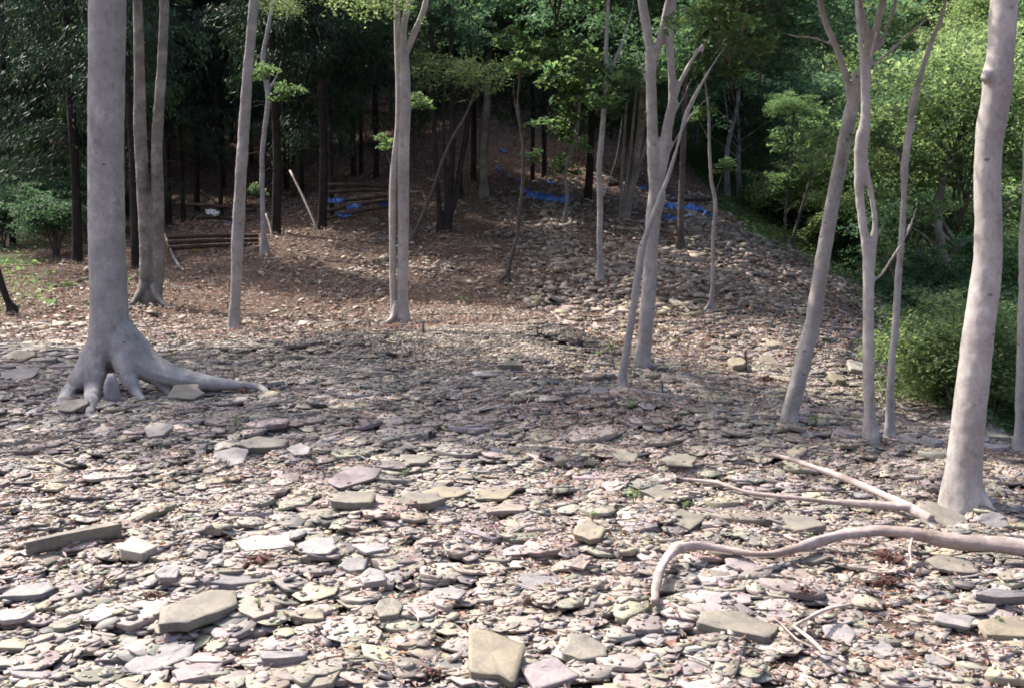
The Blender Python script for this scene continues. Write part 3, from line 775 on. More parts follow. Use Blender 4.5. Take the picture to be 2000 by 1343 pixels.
# ------------------------------------------------------------------ foliage prototypes
def leaf_col(pal, m, g): 
    pal = np.array(pal); return np.clip(pal[g.integers(0, len(pal), m)] * g.uniform(.75, 1.25, m)[:, None], .005, .5)
PAL_TEAL = [(.045, .085, .058), (.055, .10, .062), (.04, .075, .055), (.07, .115, .062)]
PAL_MID = [(.08, .125, .06), (.095, .145, .07), (.068, .115, .065), (.12, .165, .075)]
PAL_YEL = [(.12, .17, .08), (.15, .195, .10), (.115, .16, .085), (.18, .215, .12)]
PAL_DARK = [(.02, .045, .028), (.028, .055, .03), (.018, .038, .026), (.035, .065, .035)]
def crown_mesh(name, seed, n_br, clumps, leaves, size, rx, rz, pal, mt=None, spray=.5, flat=.30, droop=.12):
    """broadleaf crown: branches fan out from the centre, flat sprays of leaves sit on them, gaps between"""
    g = np.random.default_rng(seed); parts = []
    tw_ = Acc()
    cs = []
    for k in range(n_br):
        az = g.uniform(0, 6.283); el = g.uniform(-.5, 1.2); Lh = g.uniform(.55, 1.05)
        tip = np.array([math.cos(az) * math.cos(el) * rx * Lh, math.sin(az) * math.cos(el) * rx * Lh, math.sin(el) * rz * Lh])
        mid = tip * .5 + g.normal(0, .08 * rx, 3)
        tube(tw_, [g.normal(0, .06 * rx, 3) + np.array([0, 0, -rz * g.uniform(-.1, .6)]), mid * .5 + np.array([0, 0, -rz * .1]), mid, tip], list(np.array([.008, .007, .005, .002]) * rx * (1 if rx < 3 else .8)), 5, 3, 0, k)
        for c in range(clumps):
            t = g.uniform(.35, 1.05); p = (mid + (tip - mid) * (t * 2 - 1)) if t > .5 else mid * t * 2
            cs.append(p + g.normal(0, .16 * rx, 3) * (1, 1, .6))
    cs = np.array(cs); nC = len(cs)
    m = nC * leaves
    ci = np.repeat(np.arange(nC), leaves)
    sz = g.uniform(.6, 1.35, nC)[ci] * spray
    az = g.uniform(0, 6.283, m); rr = np.sqrt(g.random(m)) * sz
    tl = g.normal(0, .3, (nC, 2))[ci]
    C = cs[ci] + np.stack([np.cos(az) * rr, np.sin(az) * rr, g.normal(0, flat * .35, m) * sz - droop * rr + tl[:, 0] * np.cos(az) * rr + tl[:, 1] * np.sin(az) * rr], 1)
    U, W = rand_frame(m, g, 1.0, .3)
    ln = size * np.exp(g.normal(0, .25, m))
    col = leaf_col(pal, m, g) * g.uniform(.75, 1.25, nC)[ci][:, None]
    V, L, Sz, Cc = leaf_cards(C, U, W, ln, ln * g.uniform(.4, .6, m), g.uniform(.05, .25, m), col, g)
    me = mesh_np(name, V, L, Sz, mt or M_LEAF, Cc)
    tv = np.concatenate(tw_.V)
    return me, tw_
def crown_full(name, *a, **k):
    """leaf mesh with its twigs in a second material slot"""
    me, tw_ = crown_mesh(name, *a, **k)
    tm = tw_.mesh('t', M_BROWNBARK, True)
    import bmesh
    bm = bmesh.new(); bm.from_mesh(me); n0 = len(bm.faces)
    bm.from_mesh(tm); bm.faces.ensure_lookup_table()
    for f in bm.faces[n0:]: f.material_index = 1
    bm.to_mesh(me); bm.free(); me.materials.append(M_BROWNBARK); bpy.data.meshes.remove(tm)
    return me
CR = {
 'mid1': crown_full('crown', 1, 16, 6, 110, .095, 2.2, 1.2, PAL_MID),
 'mid2': crown_full('crown', 2, 14, 6, 110, .095, 2.0, 1.4, PAL_TEAL),
 'shade1': crown_full('crown', 11, 15, 5, 58, .11, 2.2, 1.2, PAL_MID),
 'shade2': crown_full('crown', 12, 14, 5, 58, .11, 2.1, 1.3, PAL_TEAL),
 'yel': crown_full('crown', 3, 8, 5, 34, .085, 1.2, .6, PAL_YEL, spray=.42),  # yellower leaves, part of the sunlit look is put into their colour
 'sap': crown_full('crown', 4, 5, 3, 40, .11, .5, .6, PAL_MID, spray=.22),
 'teal': crown_full('crown', 5, 16, 6, 120, .11, 2.4, 1.5, PAL_TEAL),
 'far1': crown_full('crown', 6, 26, 9, 95, .13, 3.6, 3.4, PAL_MID, spray=.85),
 'far2': crown_full('crown', 7, 24, 9, 90, .13, 3.3, 3.8, PAL_YEL, spray=.85),
 'far3': crown_full('crown', 8, 24, 9, 95, .13, 3.4, 3.6, PAL_TEAL, spray=.8),
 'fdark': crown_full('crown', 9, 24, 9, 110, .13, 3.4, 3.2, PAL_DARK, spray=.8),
}
def cedar_crown(seed, z0, z1, r, n, per):
    g = np.random.default_rng(seed)
    zc = g.uniform(z0, z1, n); az = g.uniform(0, 6.283, n)
    Rr = r * (1 - .75 * (zc - z0) / (z1 - z0)) * g.uniform(.45, 1.1, n)
    ci = np.repeat(np.arange(n), per); m = len(ci)
    t = np.sqrt(g.uniform(.02, 1, m)); rad = Rr[ci] * t
    spread = .32 * Rr[ci] * (1.1 - t) + .08
    a2 = az[ci]
    lat = g.normal(0, 1, m) * spread * .7
    x = np.cos(a2) * rad - np.sin(a2) * lat; y = np.sin(a2) * rad + np.cos(a2) * lat
    z = zc[ci] - .35 * rad ** 1.3 * .6 + .12 * rad - np.abs(g.normal(0, .16, m)) * (.4 + rad)
    C = np.stack([x, y, z], 1)
    U = np.stack([np.cos(a2) * .5 + g.normal(0, .35, m), np.sin(a2) * .5 + g.normal(0, .35, m), -.75 + g.normal(0, .35, m)], 1); U /= np.linalg.norm(U, axis=1)[:, None]
    W = np.cross(U, g.normal(0, 1, (m, 3))); W /= np.linalg.norm(W, axis=1)[:, None]
    ln = .15 * np.exp(g.normal(0, .3, m))
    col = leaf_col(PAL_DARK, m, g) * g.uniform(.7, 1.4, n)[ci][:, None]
    V, L, Sz, Cc = leaf_cards(C, U, W, ln, ln * .2, g.uniform(0, .3, m), col, g)
    return mesh_np('crown', V, L, Sz, M_CEDAR, Cc)
CED = [cedar_crown(41, 3.0, 17, 2.6, 150, 220), cedar_crown(42, 4.6, 17, 2.3, 130, 210), cedar_crown(43, 2.6, 16, 2.9, 170, 220)]
def cedar_trunk(seed, r):
    a = Acc(); g = np.random.default_rng(seed)
    p = [(0, 0, -.4), (0, 0, .1)] + [(g.normal(0, .05), g.normal(0, .05), z) for z in (2.5, 5, 8, 12, 17)]
    tube(a, p, [r * 1.5, r * 1.25, r, r * .9, r * .78, r * .55, r * .12], 10, 4, .05, seed)
    for k in range(16):
        z = g.uniform(1.6, 9); az = g.uniform(0, 6.28); L_ = g.uniform(.3, 1.4)
        tube(a, [(0, 0, z), (math.cos(az) * L_ * .5, math.sin(az) * L_ * .5, z + .02), (math.cos(az) * L_, math.sin(az) * L_, z - .15)], [.02, .013, .005], 4, 2, 0, k)
    return a.mesh('trunk', M_DARKBARK, True)
CTR = [cedar_trunk(1, .09), cedar_trunk(2, .07), cedar_trunk(3, .115)]

def add_crown(root, key, loc, s=1.0, rz=0, sz=1.0):
    me = CR[key] if isinstance(key, str) else key
    o = bpy.data.objects.new('crown', me); put(o, root)
    o.location = Vector(loc) - root.location; o.rotation_euler = (0, 0, rz); o.scale = (s, s, s * sz)
    return o

# ------------------------------------------------------------------ traced trees
def tree(label, base, stems, mt, voxel=.02, crowns=(), cat='tree', group=None, name='broadleaf_tree', roots=(), seed=0, ext=5.0, dyb=0, rough=.05, flare=1.5):
    b = G(*base); Yb = b[1] + dyb
    root = empty(name, b); tag(root, label, cat, group)
    acc = Acc()
    for si, st in enumerate(stems):
        up = not st or st[0] != 'branch'
        s_ = [q for q in st if not isinstance(q, str)]
        pp = []; rr = []
        for q in s_:
            Y = Yb + (q[3] if len(q) > 3 else 0)
            pp.append(P(q[0], q[1], Y)); rr.append(q[2] / 2 / FPX * Y * (.98 if q[2] > 45 else .9))
        if 'base' in st:
            p0 = pp[0].copy(); p0[2] = h1(p0[0], p0[1]) - .25
            up1 = pp[0] + (pp[1] - pp[0]) * min(.6, .35 / max(.05, np.linalg.norm(pp[1] - pp[0])))
            pp = [p0, pp[0], up1] + pp[1:]; rr = [rr[0] * flare * 1.15, rr[0] * flare, rr[0] * .4 + rr[1] * .62] + rr[1:]
        if 'ext' in st:
            d = pp[-1] - pp[-2]; d /= np.linalg.norm(d); d = d * .8 + np.array([0, 0, .35]); d /= np.linalg.norm(d)
            e = max(1.5, 8.5 - pp[-1][2]) if ext > 1 else ext
            g_ = np.random.default_rng(seed * 10 + si)
            for f in (.35, .7, 1.0):
                pp.append(pp[-1] + d * e * .34 + g_.normal(0, .06, 3)); rr.append(rr[-1] * .72)
        tube(acc, pp, rr, 18 if max(rr) > .06 else 10, 5, rough, seed * 7 + si)
    for ri, rt in enumerate(roots):
        pp = []; rr = []
        for q in rt:
            g_ = G(q[0], q[1]) if q[3] is None else None
            if g_ is None: p = P(q[0], q[1], Yb + q[4] if len(q) > 4 else Yb); 
            else: p = g_
            if q[3] is not None: pass
            pp.append(p + np.array([0, 0, (q[4] if (g_ is not None and len(q) > 4) else 0)])); rr.append(q[2] / 2 / FPX * Yb)
        tube(acc, pp, rr, 12, 6, .08, 50 + ri)
    me = acc.mesh('trunk', mt, True, off=root.location)
    if voxel: me = fuse(me, mt, voxel)
    me.name = 'trunk'
    obj('trunk', me, root)
    for c in crowns:
        if c[0] == 'w': add_crown(root, 'shade1' if c[4] == 'mid1' else 'shade2', (c[1] - 1.26, c[2] - 1.0, c[3]), c[5], random.uniform(0, 6)); continue  # unseen sparse crowns added overhead, placed so their shade falls on the plateau
        px, py, dy, key, s = c[:5]
        p = P(px, py, Yb + dy); add_crown(root, key, p, s, random.uniform(0, 6), c[5] if len(c) > 5 else 1)
    return root

# big beech on the left with buttress roots
moss_spot(M_BEECHB, (.04, -.12, .30), .13)
tree('massive smooth grey beech with spreading buttress roots standing among slates on the left', (208, 765),
 [['ext', (216,725,60),(214,690,82),(214,640,77),(212,560,72),(209,450,70),(207,300,68),(208,150,69),(210,0,71),(210,-160,70)]],
 M_BEECHB, .013, seed=1, flare=.9, rough=.015, ext=1.1,
 roots=[[(200,640,44,0,0),(188,690,56,0,-.04),(166,732,50,0,-.12),(138,770,34,None,.03),(105,805,12,None,-.03)],
        [(200,670,46,0,-.05),(190,720,42,0,-.18),(182,762,30,0,-.28),(178,788,20,None,0),(174,812,10,None,-.04)],
        [(228,670,44,0,-.04),(245,712,46,0,-.16),(254,742,32,0,-.24),(272,772,18,None,0),(292,786,8,None,-.04)],
        [(226,630,50,0,0),(252,682,72,0,-.03),(290,716,60,0,-.05),(340,736,48,0,-.07),(400,747,38,0,-.1),(455,752,24,0,-.12),(505,760,16,None,.02),(530,766,8,None,-.03)],
        [(250,690,44,0,-.05),(300,735,26,0,-.12),(330,768,14,None,0),(345,780,7,None,-.03)]],
 crowns=[('w',-7.2,13.6,8.8,'mid1',1.2),('w',-4.4,13.2,9.2,'mid2',1.15)])
tree('old two-stemmed mossy tree with hollow scarred trunks behind the big beech', (292, 592),
 [['base', 'ext', (290,585,30),(286,540,30),(284,480,27),(280,380,26),(274,260,25),(272,120,22),(268,-20,20)],
  ['base', 'ext', (300,588,26),(309,540,24),(309,470,24),(308,380,26),(307,280,24),(314,170,22),(320,60,20),(322,-40,18)],
  [(288,500,14),(296,430,14),(300,370,10)]], M_MOSSBARK, .022, seed=2,
 roots=[[(285,545,26,0,0),(272,575,16,0,-.2),(252,600,9,None,0),(235,606,4,None,0)],[(300,560,20,0,-.1),(312,585,12,0,-.3),(330,602,6,None,0)]],
 crowns=[('w',-8.4,17.4,8.6,'mid2',1.4),('w',-10.6,14.8,8.4,'mid1',1.4),('w',-11.8,18.2,8.6,'mid2',1.3)])
tree('slim straight pale-edged trunk between the beech and the twin-stemmed tree', (457, 641),
 [['base', 'ext', (458,632,24),(461,560,23),(465,450,25),(471,340,24),(479,220,24),(487,110,22),(497,0,20),(506,-90,18)]], M_BEECH, .018, seed=3, flare=1.25,
 crowns=[('w',-5.2,16.4,8.6,'mid1',1.35),('w',-3.2,14.3,8.9,'mid2',1.2)])
tree('thin wavy pale sapling trunk just right of the slim straight trunk', (519, 496),
 [['base', 'ext', (517,488,13),(514,430,11),(512,360,11),(513,290,11),(522,220,11),(524,185,11),(514,120,11),(521,70,9),(534,0,8),(540,-60,7)],
  ['branch', (524,180,6),(540,150,4),(549,120,3)]], M_BEECH, .018, seed=4,
 crowns=[(560,20,-1,'yel',.55),(545,190,0,'sap',.8),(505,375,0,'sap',.5),(600,-30,0,'yel',.8),(560,-250,0,'mid1',1.3)])
tree('twin-stemmed smooth tree with two pale trunks rising together on the plateau edge', (778, 628),
 [['base', 'ext', (785,620,26),(786,540,25),(788,430,25),(788,300,25),(791,200,24),(788,110,22),(787,60,16),(800,0,13),(815,-70,11)],
  ['base', 'ext', (770,622,14),(767,540,14),(767,430,16),(770,330,16),(778,250,15),(779,170,15),(777,90,14),(775,0,12),(772,-70,10)],
  ['branch', 'ext', (790,110,16),(812,60,13),(828,20,12),(838,-40,11)]], M_BEECH2, 0, seed=5, flare=1.3,
 roots=[[(778,590,22,0,0),(768,618,13,0,-.1),(755,632,7,None,0)]],
 crowns=[(745,5,-1,'yel',.7),(760,-120,-1,'yel',1.0),('w',-1.6,15.4,8.6,'mid1',1.35),('w',-.9,13.2,9.0,'mid2',1.1)])
tree('dark clump of four black stems from one stool on the brown slope', (868, 452),
 [['base', 'ext', (862,445,16),(856,380,12),(850,300,11),(846,200,10),(842,80,9)],['base', 'ext', (873,448,14),(880,370,12),(884,280,13),(882,180,12),(880,60,10)],
  ['base', 'ext', (876,446,10),(893,380,8),(905,300,7),(916,220,6),(920,120,6)],['base', (868,448,9),(872,380,8),(868,300,7),(866,200,6)]], M_DARKBARK, .03, seed=6,
 crowns=[(860,150,0,'yel',1.3),(840,40,1,'mid2',1.1)])
tree('thin crooked stem leaning right from behind the twin-stemmed tree', (803, 476),
 [['base', (806,468,9),(826,420,8),(846,370,8),(862,320,7),(884,270,7),(905,235,6),(925,190,5),(938,150,4)]], M_BROWNBARK, .015, seed=7, crowns=[(930,150,0,'yel',.9)])
tree('brown tree with pale patched bark on top of the mound left of blue scraps', (944, 385),
 [['base', 'ext', (945,372,15),(945,310,17),(950,230,16),(954,150,14),(958,60,12)]], M_MOSSBARK, .03, seed=8,
 crowns=[(950,60,1,'teal',1.3),(1060,70,0,'mid2',1.4),(880,80,2,'teal',1.2),(1150,40,-1,'teal',1.2)])
tree('dark leaning stump-footed tree just left of the brown mound tree', (893, 385),
 [['base', 'ext', (895,375,16),(900,320,12),(912,250,12),(918,160,11),(925,60,9)]], M_DARKBARK, .03, seed=9, crowns=[(915,30,1,'mid2',1.3)])
tree('spindly S-curved sapling with splayed roots in the middle of the brown slope', (990, 547),
 [['base', (991,540,9),(998,505,8),(1010,460,7),(1015,410,8),(1021,350,8),(1022,290,7),(1014,230,7),(1011,190,5),(1016,140,4),(1012,90,3)],['branch', (1014,240,4),(1005,200,3),(1003,160,2)]], M_BROWNBARK, .014, seed=10,
 roots=[[(990,535,8,0,0),(978,546,5,0,-.1),(965,552,2,None,0)],[(992,535,8,0,0),(1003,548,5,0,-.1),(1015,556,2,None,0)]],
 crowns=[(1010,120,0,'sap',1.6)])
tree('knobbly upright young tree on the scree, forking high above its middle', (1171, 548),
 [['base', (1172,540,14),(1171,470,13),(1172,400,13),(1170,330,13),(1176,260,12),(1181,200,11),(1186,150,10)],
  ['branch', 'ext', (1186,152,9),(1184,90,9),(1187,20,8),(1190,-40,7)],['branch', (1186,155,8),(1200,120,7),(1213,90,7),(1225,55,5),(1235,15,4),(1240,-20,3)],['branch', (1178,385,5),(1190,350,4),(1205,300,4),(1215,230,3)]], M_BEECH, .018, seed=11,
 crowns=[(1165,185,0,'sap',1.8),(1170,-150,0,'mid1',1.5),(1100,-60,2,'teal',1.3),(1250,-200,3,'teal',1.5)])
tree('crooked leafy sapling growing in front of the blue tarpaulin strip', (1103, 438),
 [['base', (1104,430,8),(1108,380,8),(1104,340,8),(1115,300,9),(1125,265,9),(1130,220,8),(1135,150,6),(1138,100,5)]], M_MOSSBARK, .02, seed=12,
 crowns=[(1110,260,0,'sap',1.3),(1130,175,0,'sap',2.4),(1105,330,0,'sap',.9)])
tree('sheaf of pale thin poles fanning up from one foot left of the forked tree', (1216, 425),
 [['base', (1212,420,8),(1214,350,7),(1220,260,6),(1224,200,5)],['base', (1216,420,9),(1226,340,8),(1236,250,7),(1246,150,6)],['base', (1220,420,9),(1238,340,8),(1252,280,8),(1262,200,7),(1270,100,6)],['base', (1222,421,13),(1240,330,15),(1251,240,15),(1256,150,12),(1262,40,10)],['base', (1226,422,9),(1245,340,8),(1265,270,8),(1285,200,7)]],
 M_MOSSBARK, 0, seed=13, crowns=[(1230,60,1,'teal',1.3),(1290,150,1,'teal',1.0)])
tree('central forked tree with heavy main trunk and raised arms at the gully edge', (1256, 714),
 [['base', (1255,705,32),(1261,640,30),(1268,560,30),(1272,480,31),(1276,420,34),(1283,375,38),(1276,330,26),(1274,260,24),(1272,160,23),(1272,95,26)],
  ['branch', 'ext', (1272,110,20),(1262,50,20),(1253,0,20),(1245,-60,16)],['branch', 'ext', (1275,120,18),(1292,70,18),(1302,20,15),(1312,-40,13)],
  ['branch', 'ext', (1283,400,28),(1288,350,24),(1297,300,24),(1304,250,23),(1314,200,21),(1312,150,17),(1308,70,16),(1316,0,14),(1322,-60,12)],
  ['branch', (1300,250,5),(1330,200,4),(1352,150,3),(1375,95,3),(1380,60,2)],['branch', (1290,330,5),(1322,270,5),(1358,215,4),(1400,180,3)],['branch', (1352,118,4),(1362,80,3),(1366,30,3)],['branch', (1272,180,5),(1255,140,4),(1243,90,3),(1238,40,2)],
  ['branch', (1312,215,14),(1325,170,12),(1350,120,9),(1375,85,7),(1395,45,6),(1412,5,5)]], M_BEECH2, .018, seed=14, flare=1.2, rough=.05,
 crowns=[(1420,10,2,'teal',.9),('w',1.3,13.2,8.8,'mid1',1.15),(1500,60,4,'teal',.8)])
tree('slender leaning stem crossing in front of the central forked tree', (1214, 752),
 [['base', (1215,742,19),(1223,690,18),(1234,620,16),(1243,560,16),(1252,495,17),(1262,460,14),(1285,395,11),(1305,345,9),(1325,280,8),(1342,215,7),(1375,155,6),(1400,115,5),(1420,85,3)],
  ['branch', (1325,275,7),(1350,210,5),(1385,140,4)]], M_BEECH, .012, seed=15, flare=1.2, crowns=[(1430,60,0,'sap',.9)])
tree('straight dark brown pole tree beside the right-hand blue tarpaulin', (1330, 490),
 [['base', 'ext', (1329,482,14),(1330,400,14),(1334,300,13),(1338,180,11),(1338,60,10)]], M_BROWNBARK, .02, seed=16, crowns=[(1420,90,1,'teal',1.4),(1310,0,1,'mid2',1.4),(1480,20,0,'teal',1.3)])
tree('thin pale whip of a sapling with clawing roots in mid scree', (1388, 608),
 [['base', (1389,600,9),(1392,540,8),(1392,470,9),(1397,400,9),(1389,350,8),(1385,280,7),(1384,220,6),(1376,150,5),(1368,60,4)]], M_BEECH, .014, seed=17,
 roots=[[(1388,590,8,0,0),(1376,606,5,0,-.1),(1366,615,2,None,0)],[(1390,590,8,0,0),(1402,612,4,0,-.15),(1408,626,2,None,0)]],
 crowns=[(1375,120,0,'sap',1.5)])
tree('tall smooth trunk leaning right, branching into a fan of limbs', (1541, 822),
 [['base', (1541,815,38),(1553,765,35),(1570,700,35),(1585,640,34),(1597,570,34),(1608,500,33),(1620,430,31),(1631,370,29),(1645,300,28),(1657,240,27),(1668,190,26),(1680,140,24)],
  ['branch', 'ext', (1665,235,15),(1656,170,15),(1645,130,15),(1630,85,15),(1612,45,14),(1601,0,13),(1592,-60,12)],
  ['branch', 'ext', (1680,145,22),(1697,105,20),(1690,60,17),(1680,20,16),(1672,-50,14)],
  ['branch', 'ext', (1692,120,18),(1706,80,17),(1716,40,16),(1724,0,15),(1735,-60,13)],
  ['branch', (1698,108,11),(1720,85,9),(1732,55,9),(1745,20,8),(1755,-30,6)],
  ['branch', (1700,130,8),(1735,105,8),(1765,75,8),(1790,55,6),(1825,25,4)],
  ['branch', (1625,88,6),(1590,75,6),(1555,72,5),(1520,62,3)]], M_BEECH2, .016, seed=18, flare=1.0, rough=.03,
 crowns=[(1560,-480,0,'mid1',1.05),(1800,-560,1,'mid2',.95)])
tree('pale straight tree braiding into two stems right of the leaning trunk', (1698, 858),
 [['base', (1699,848,29),(1698,780,26),(1696,700,26),(1696,620,26),(1696,545,27),(1690,480,20),(1682,420,18),(1676,350,17),(1678,280,17),(1687,220,15),(1684,120,14),(1676,40,12),(1672,-40,11)],
  ['branch', (1700,545,16),(1706,480,14),(1709,430,14),(1700,370,14),(1688,310,18),(1690,250,22),(1694,190,15),(1700,120,10),(1712,60,8)],
  ['branch', (1702,545,10),(1718,540,9),(1742,505,8),(1765,470,7),(1782,430,6),(1792,395,4)]], M_BEECH2, .016, seed=19, flare=1.2,
 crowns=[(1690,-350,0,'mid1',1.1)])
tree('slimmer bent pale tree close behind the braided tree', (1738, 852),
 [['base', 'ext', (1737,845,20),(1738,780,18),(1742,700,16),(1748,650,18),(1753,560,16),(1760,470,14),(1765,400,13),(1766,330,15),(1774,270,14),(1784,200,14),(1800,140,12),(1815,95,11),(1832,50,10),(1848,0,9)],
  ['branch', (1815,70,5),(1840,50,4),(1875,15,3)],['branch', (1765,300,4),(1790,240,4),(1820,200,3)]], M_BEECH2, .016, seed=20, flare=1.3,
 crowns=[(1880,-300,0,'mid1',.9)])
tree('large knotted pale trunk leaning at the right with an eye-shaped scar', (1882, 988),
 [['base', 'ext', (1880,985,92),(1880,950,80),(1883,915,71),(1886,870,67),(1894,800,64),(1903,720,62),(1912,640,60),(1923,560,58),(1929,500,54),(1930,430,52),(1928,340,52),(1934,260,54),(1945,190,56),(1947,150,56),(1955,90,50),(1962,0,50),(1970,-120,48)],
  [(1930,145,24,-.02),(1924,150,22,-.07),(1921,158,14,-.11)]], M_BEECH2, .012, seed=21, flare=1.0, rough=.025,
 roots=[[(1895,930,40,0,0),(1912,965,30,0,0),(1930,990,14,None,.02),(1950,1000,6,None,-.02)],[(1870,930,40,0,0),(1850,965,24,0,0),(1836,990,10,None,.0)]],
 crowns=[(2150,-900,.5,'mid1',.9)])
tree('pale trunk sliced by the right edge of the photo', (1992, 878),
 [['base', 'ext', (1993,868,24),(1993,780,22),(1996,650,22),(1999,500,20),(2004,350,19),(2008,200,18),(2012,50,17)]], M_BEECH2, .02, seed=22, crowns=[(2060,-450,0,'mid1',1.0)])
tree('ivy-wrapped thin stem at the far right scree edge', (1532, 480),
 [['base', (1532,472,7),(1534,420,6),(1540,350,6),(1546,280,5),(1552,200,4)]], M_BROWNBARK, .02, seed=23, crowns=[(1536,360,0,'sap',1.2),(1542,290,0,'sap',1.6),(1550,210,0,'mid1',.5)])
tree('slanting thin stem beside the ivy-wrapped stem at the scree edge', (1545, 484),
 [['base', (1547,474,8),(1560,425,7),(1574,380,6),(1590,320,5),(1610,240,4)]], M_BROWNBARK, .02, seed=24, crowns=[(1600,270,0,'sap',2.0)])
tree('dark curved root-like stem at the left photo edge', (22, 612),
 [['base', (24,606,16),(12,580,13),(0,545,15),(-12,500,14),(-20,420,12)]], M_DARKBARK, .02, seed=25, group=None)

# ------------------------------------------------------------------ exposed roots, sticks, stakes
def root_obj(name, label, q, mt, cat, seed=0, extra=(), voxel=.008, lift=.02, straight=False):
    acc = Acc()
    for st in (q,) + tuple(extra):
        pp = []; rr = []
        for a_ in st:
            g_ = G(a_[0], a_[1], smooth=True); d = g_[1]; r_ = a_[2] / 2 / FPX * d * .88
            pp.append((g_[0], g_[1], h1(g_[0], g_[1]) + lift * .6 + .01 + r_ * .3 + (a_[3] if len(a_) > 3 else 0))); rr.append(r_)
        if straight and st is q:
            p0, p1 = np.array(pp[0]), np.array(pp[-1]); n_ = len(pp) - 1
            pp = [tuple(p0 + (p1 - p0) * i / n_ + np.array([.006 * math.sin(i * 2), 0, (.035 * math.sin(math.pi * i / n_))])) for i in range(n_ + 1)]
        tube(acc, pp, rr, 14, 6, .09, seed)
    V = np.concatenate(acc.V); c = V.mean(0); c[2] = V[:, 2].min()
    me = acc.mesh(name, mt, True, off=c)
    if voxel: me = fuse(me, mt, voxel, 2)
    o = obj(name, me); o.location = c; tag(o, label, cat); return o
root_obj('exposed_root', 'thick pale root curving like a hook over the slates at lower right',
 [(1277,1188,20,-.01),(1281,1160,21,.0),(1292,1125,22,.02),(1318,1100,22,.03),(1360,1090,20,.03),(1410,1090,16,.02),(1480,1098,16,.015),(1540,1094,20,.02),(1600,1080,24,.03),(1650,1070,23,.04),(1720,1066,27,.05),(1800,1074,31,.045),(1870,1083,34,.035),(1960,1090,37,.03),(2040,1098,40,.02)], M_ROOT, 'tree root', 3,
 extra=[[(1780,1078,9,.04),(1776,1092,6,.02),(1780,1110,5,-.01)],[(1366,1092,6,.02),(1360,1110,4,.02),(1342,1130,3,0)]])
root_obj('exposed_root', 'straight pale root running diagonally down to the olive slab',
 [(1508,900,9,.02),(1560,917,12,.04),(1620,940,14,.05),(1680,963,16,.05),(1735,985,18,.04),(1780,1003,24,.02),(1820,1018,22,-.02)], M_ROOT, 'tree root', 4,
 extra=[[(1330,944,7,.005),(1400,957,11,.02),(1460,970,10,.0),(1540,982,11,.012),(1620,990,14,.0),(1700,997,18,.01),(1780,1004,24,.01)]], straight=True)
root_obj('fallen_stick', 'thin white stick bent in two lying at the lower right',
 [(1548,1238,8),(1575,1220,8),(1615,1202,8),(1660,1192,7)], M_PALEWOOD, 'stick', 5, extra=[[(1552,1238,8),(1585,1265,9),(1612,1290,8)]], voxel=.004)
root_obj('fallen_stick', 'pale forked stick on the slates in front of the beech', [(95,858,8),(140,840,10),(190,818,7)], M_PALEWOOD, 'stick', 6, voxel=.005)
root_obj('fallen_stick', 'long grey stick leaning down beside the mossy two-stemmed tree', [(322,475,5,.25),(335,505,6,.15),(350,525,6,.03),(362,533,5)], M_MOSSBARK, 'stick', 7, voxel=0)
root_obj('fallen_stick', 'thin reddish stick beside the straight pale root', [(1535,968,3),(1600,967,4),(1660,969,3)], M_BROWNBARK, 'stick', 8, voxel=0)
def pole(label, a, b, wpx, Y, mt=M_PALEWOOD, name='leaning_pole', cat='pole'):
    acc = Acc(); g_ = G(*b); Yb = g_[1]
    p0 = P(b[0], b[1], Yb); p0[2] -= .1; p1 = P(a[0], a[1], Yb + Y)
    mid = (p0 + p1) / 2 + np.array([.02, 0, .02])
    tube(acc, [p0, mid, p1], [wpx / 2 / FPX * Yb] * 2 + [wpx / 2.6 / FPX * Yb], 8, 4, .05, 3)
    o = obj(name, acc.mesh(name, mt, True, off=g_)); o.location = g_; tag(o, label, cat); return o
pole('long pale pole leaning against the bank left of the log wall', (566, 333), (622, 448), 5, 1.0)
pole('short pale pole leaning beside the thin wavy sapling', (519, 418), (532, 458), 5, .4)
def stake(px, py, top, wpx, label):
    g_ = G(px, py); acc = Acc(); Y = g_[1]; r_ = wpx / 2 / FPX * Y
    t = P(px - 1, top, Y)
    tube(acc, [(g_[0], g_[1], g_[2] - .15), tuple(g_), tuple(t)], [r_, r_, r_ * .95], 7, 2, .06, px)
    o = obj('wooden_stake', acc.mesh('wooden_stake', M_BROWNBARK, False, off=g_)); o.location = g_
    tag(o, label, 'stake', 'survey stakes on the plateau')
stake(827, 652, 630, 4, 'short wooden stake just right of the twin-stemmed tree')
stake(1050, 661, 642, 3.5, 'short wooden stake on the right shoulder of the gravel mound')
stake(1294, 768, 742, 3.5, 'short wooden stake right of the central forked tree')
stake(723, 640, 624, 3, 'tiny stake left of the twin-stemmed tree')
stake(1456, 720, 684, 6, 'thick pale stake standing in the gully rocks')

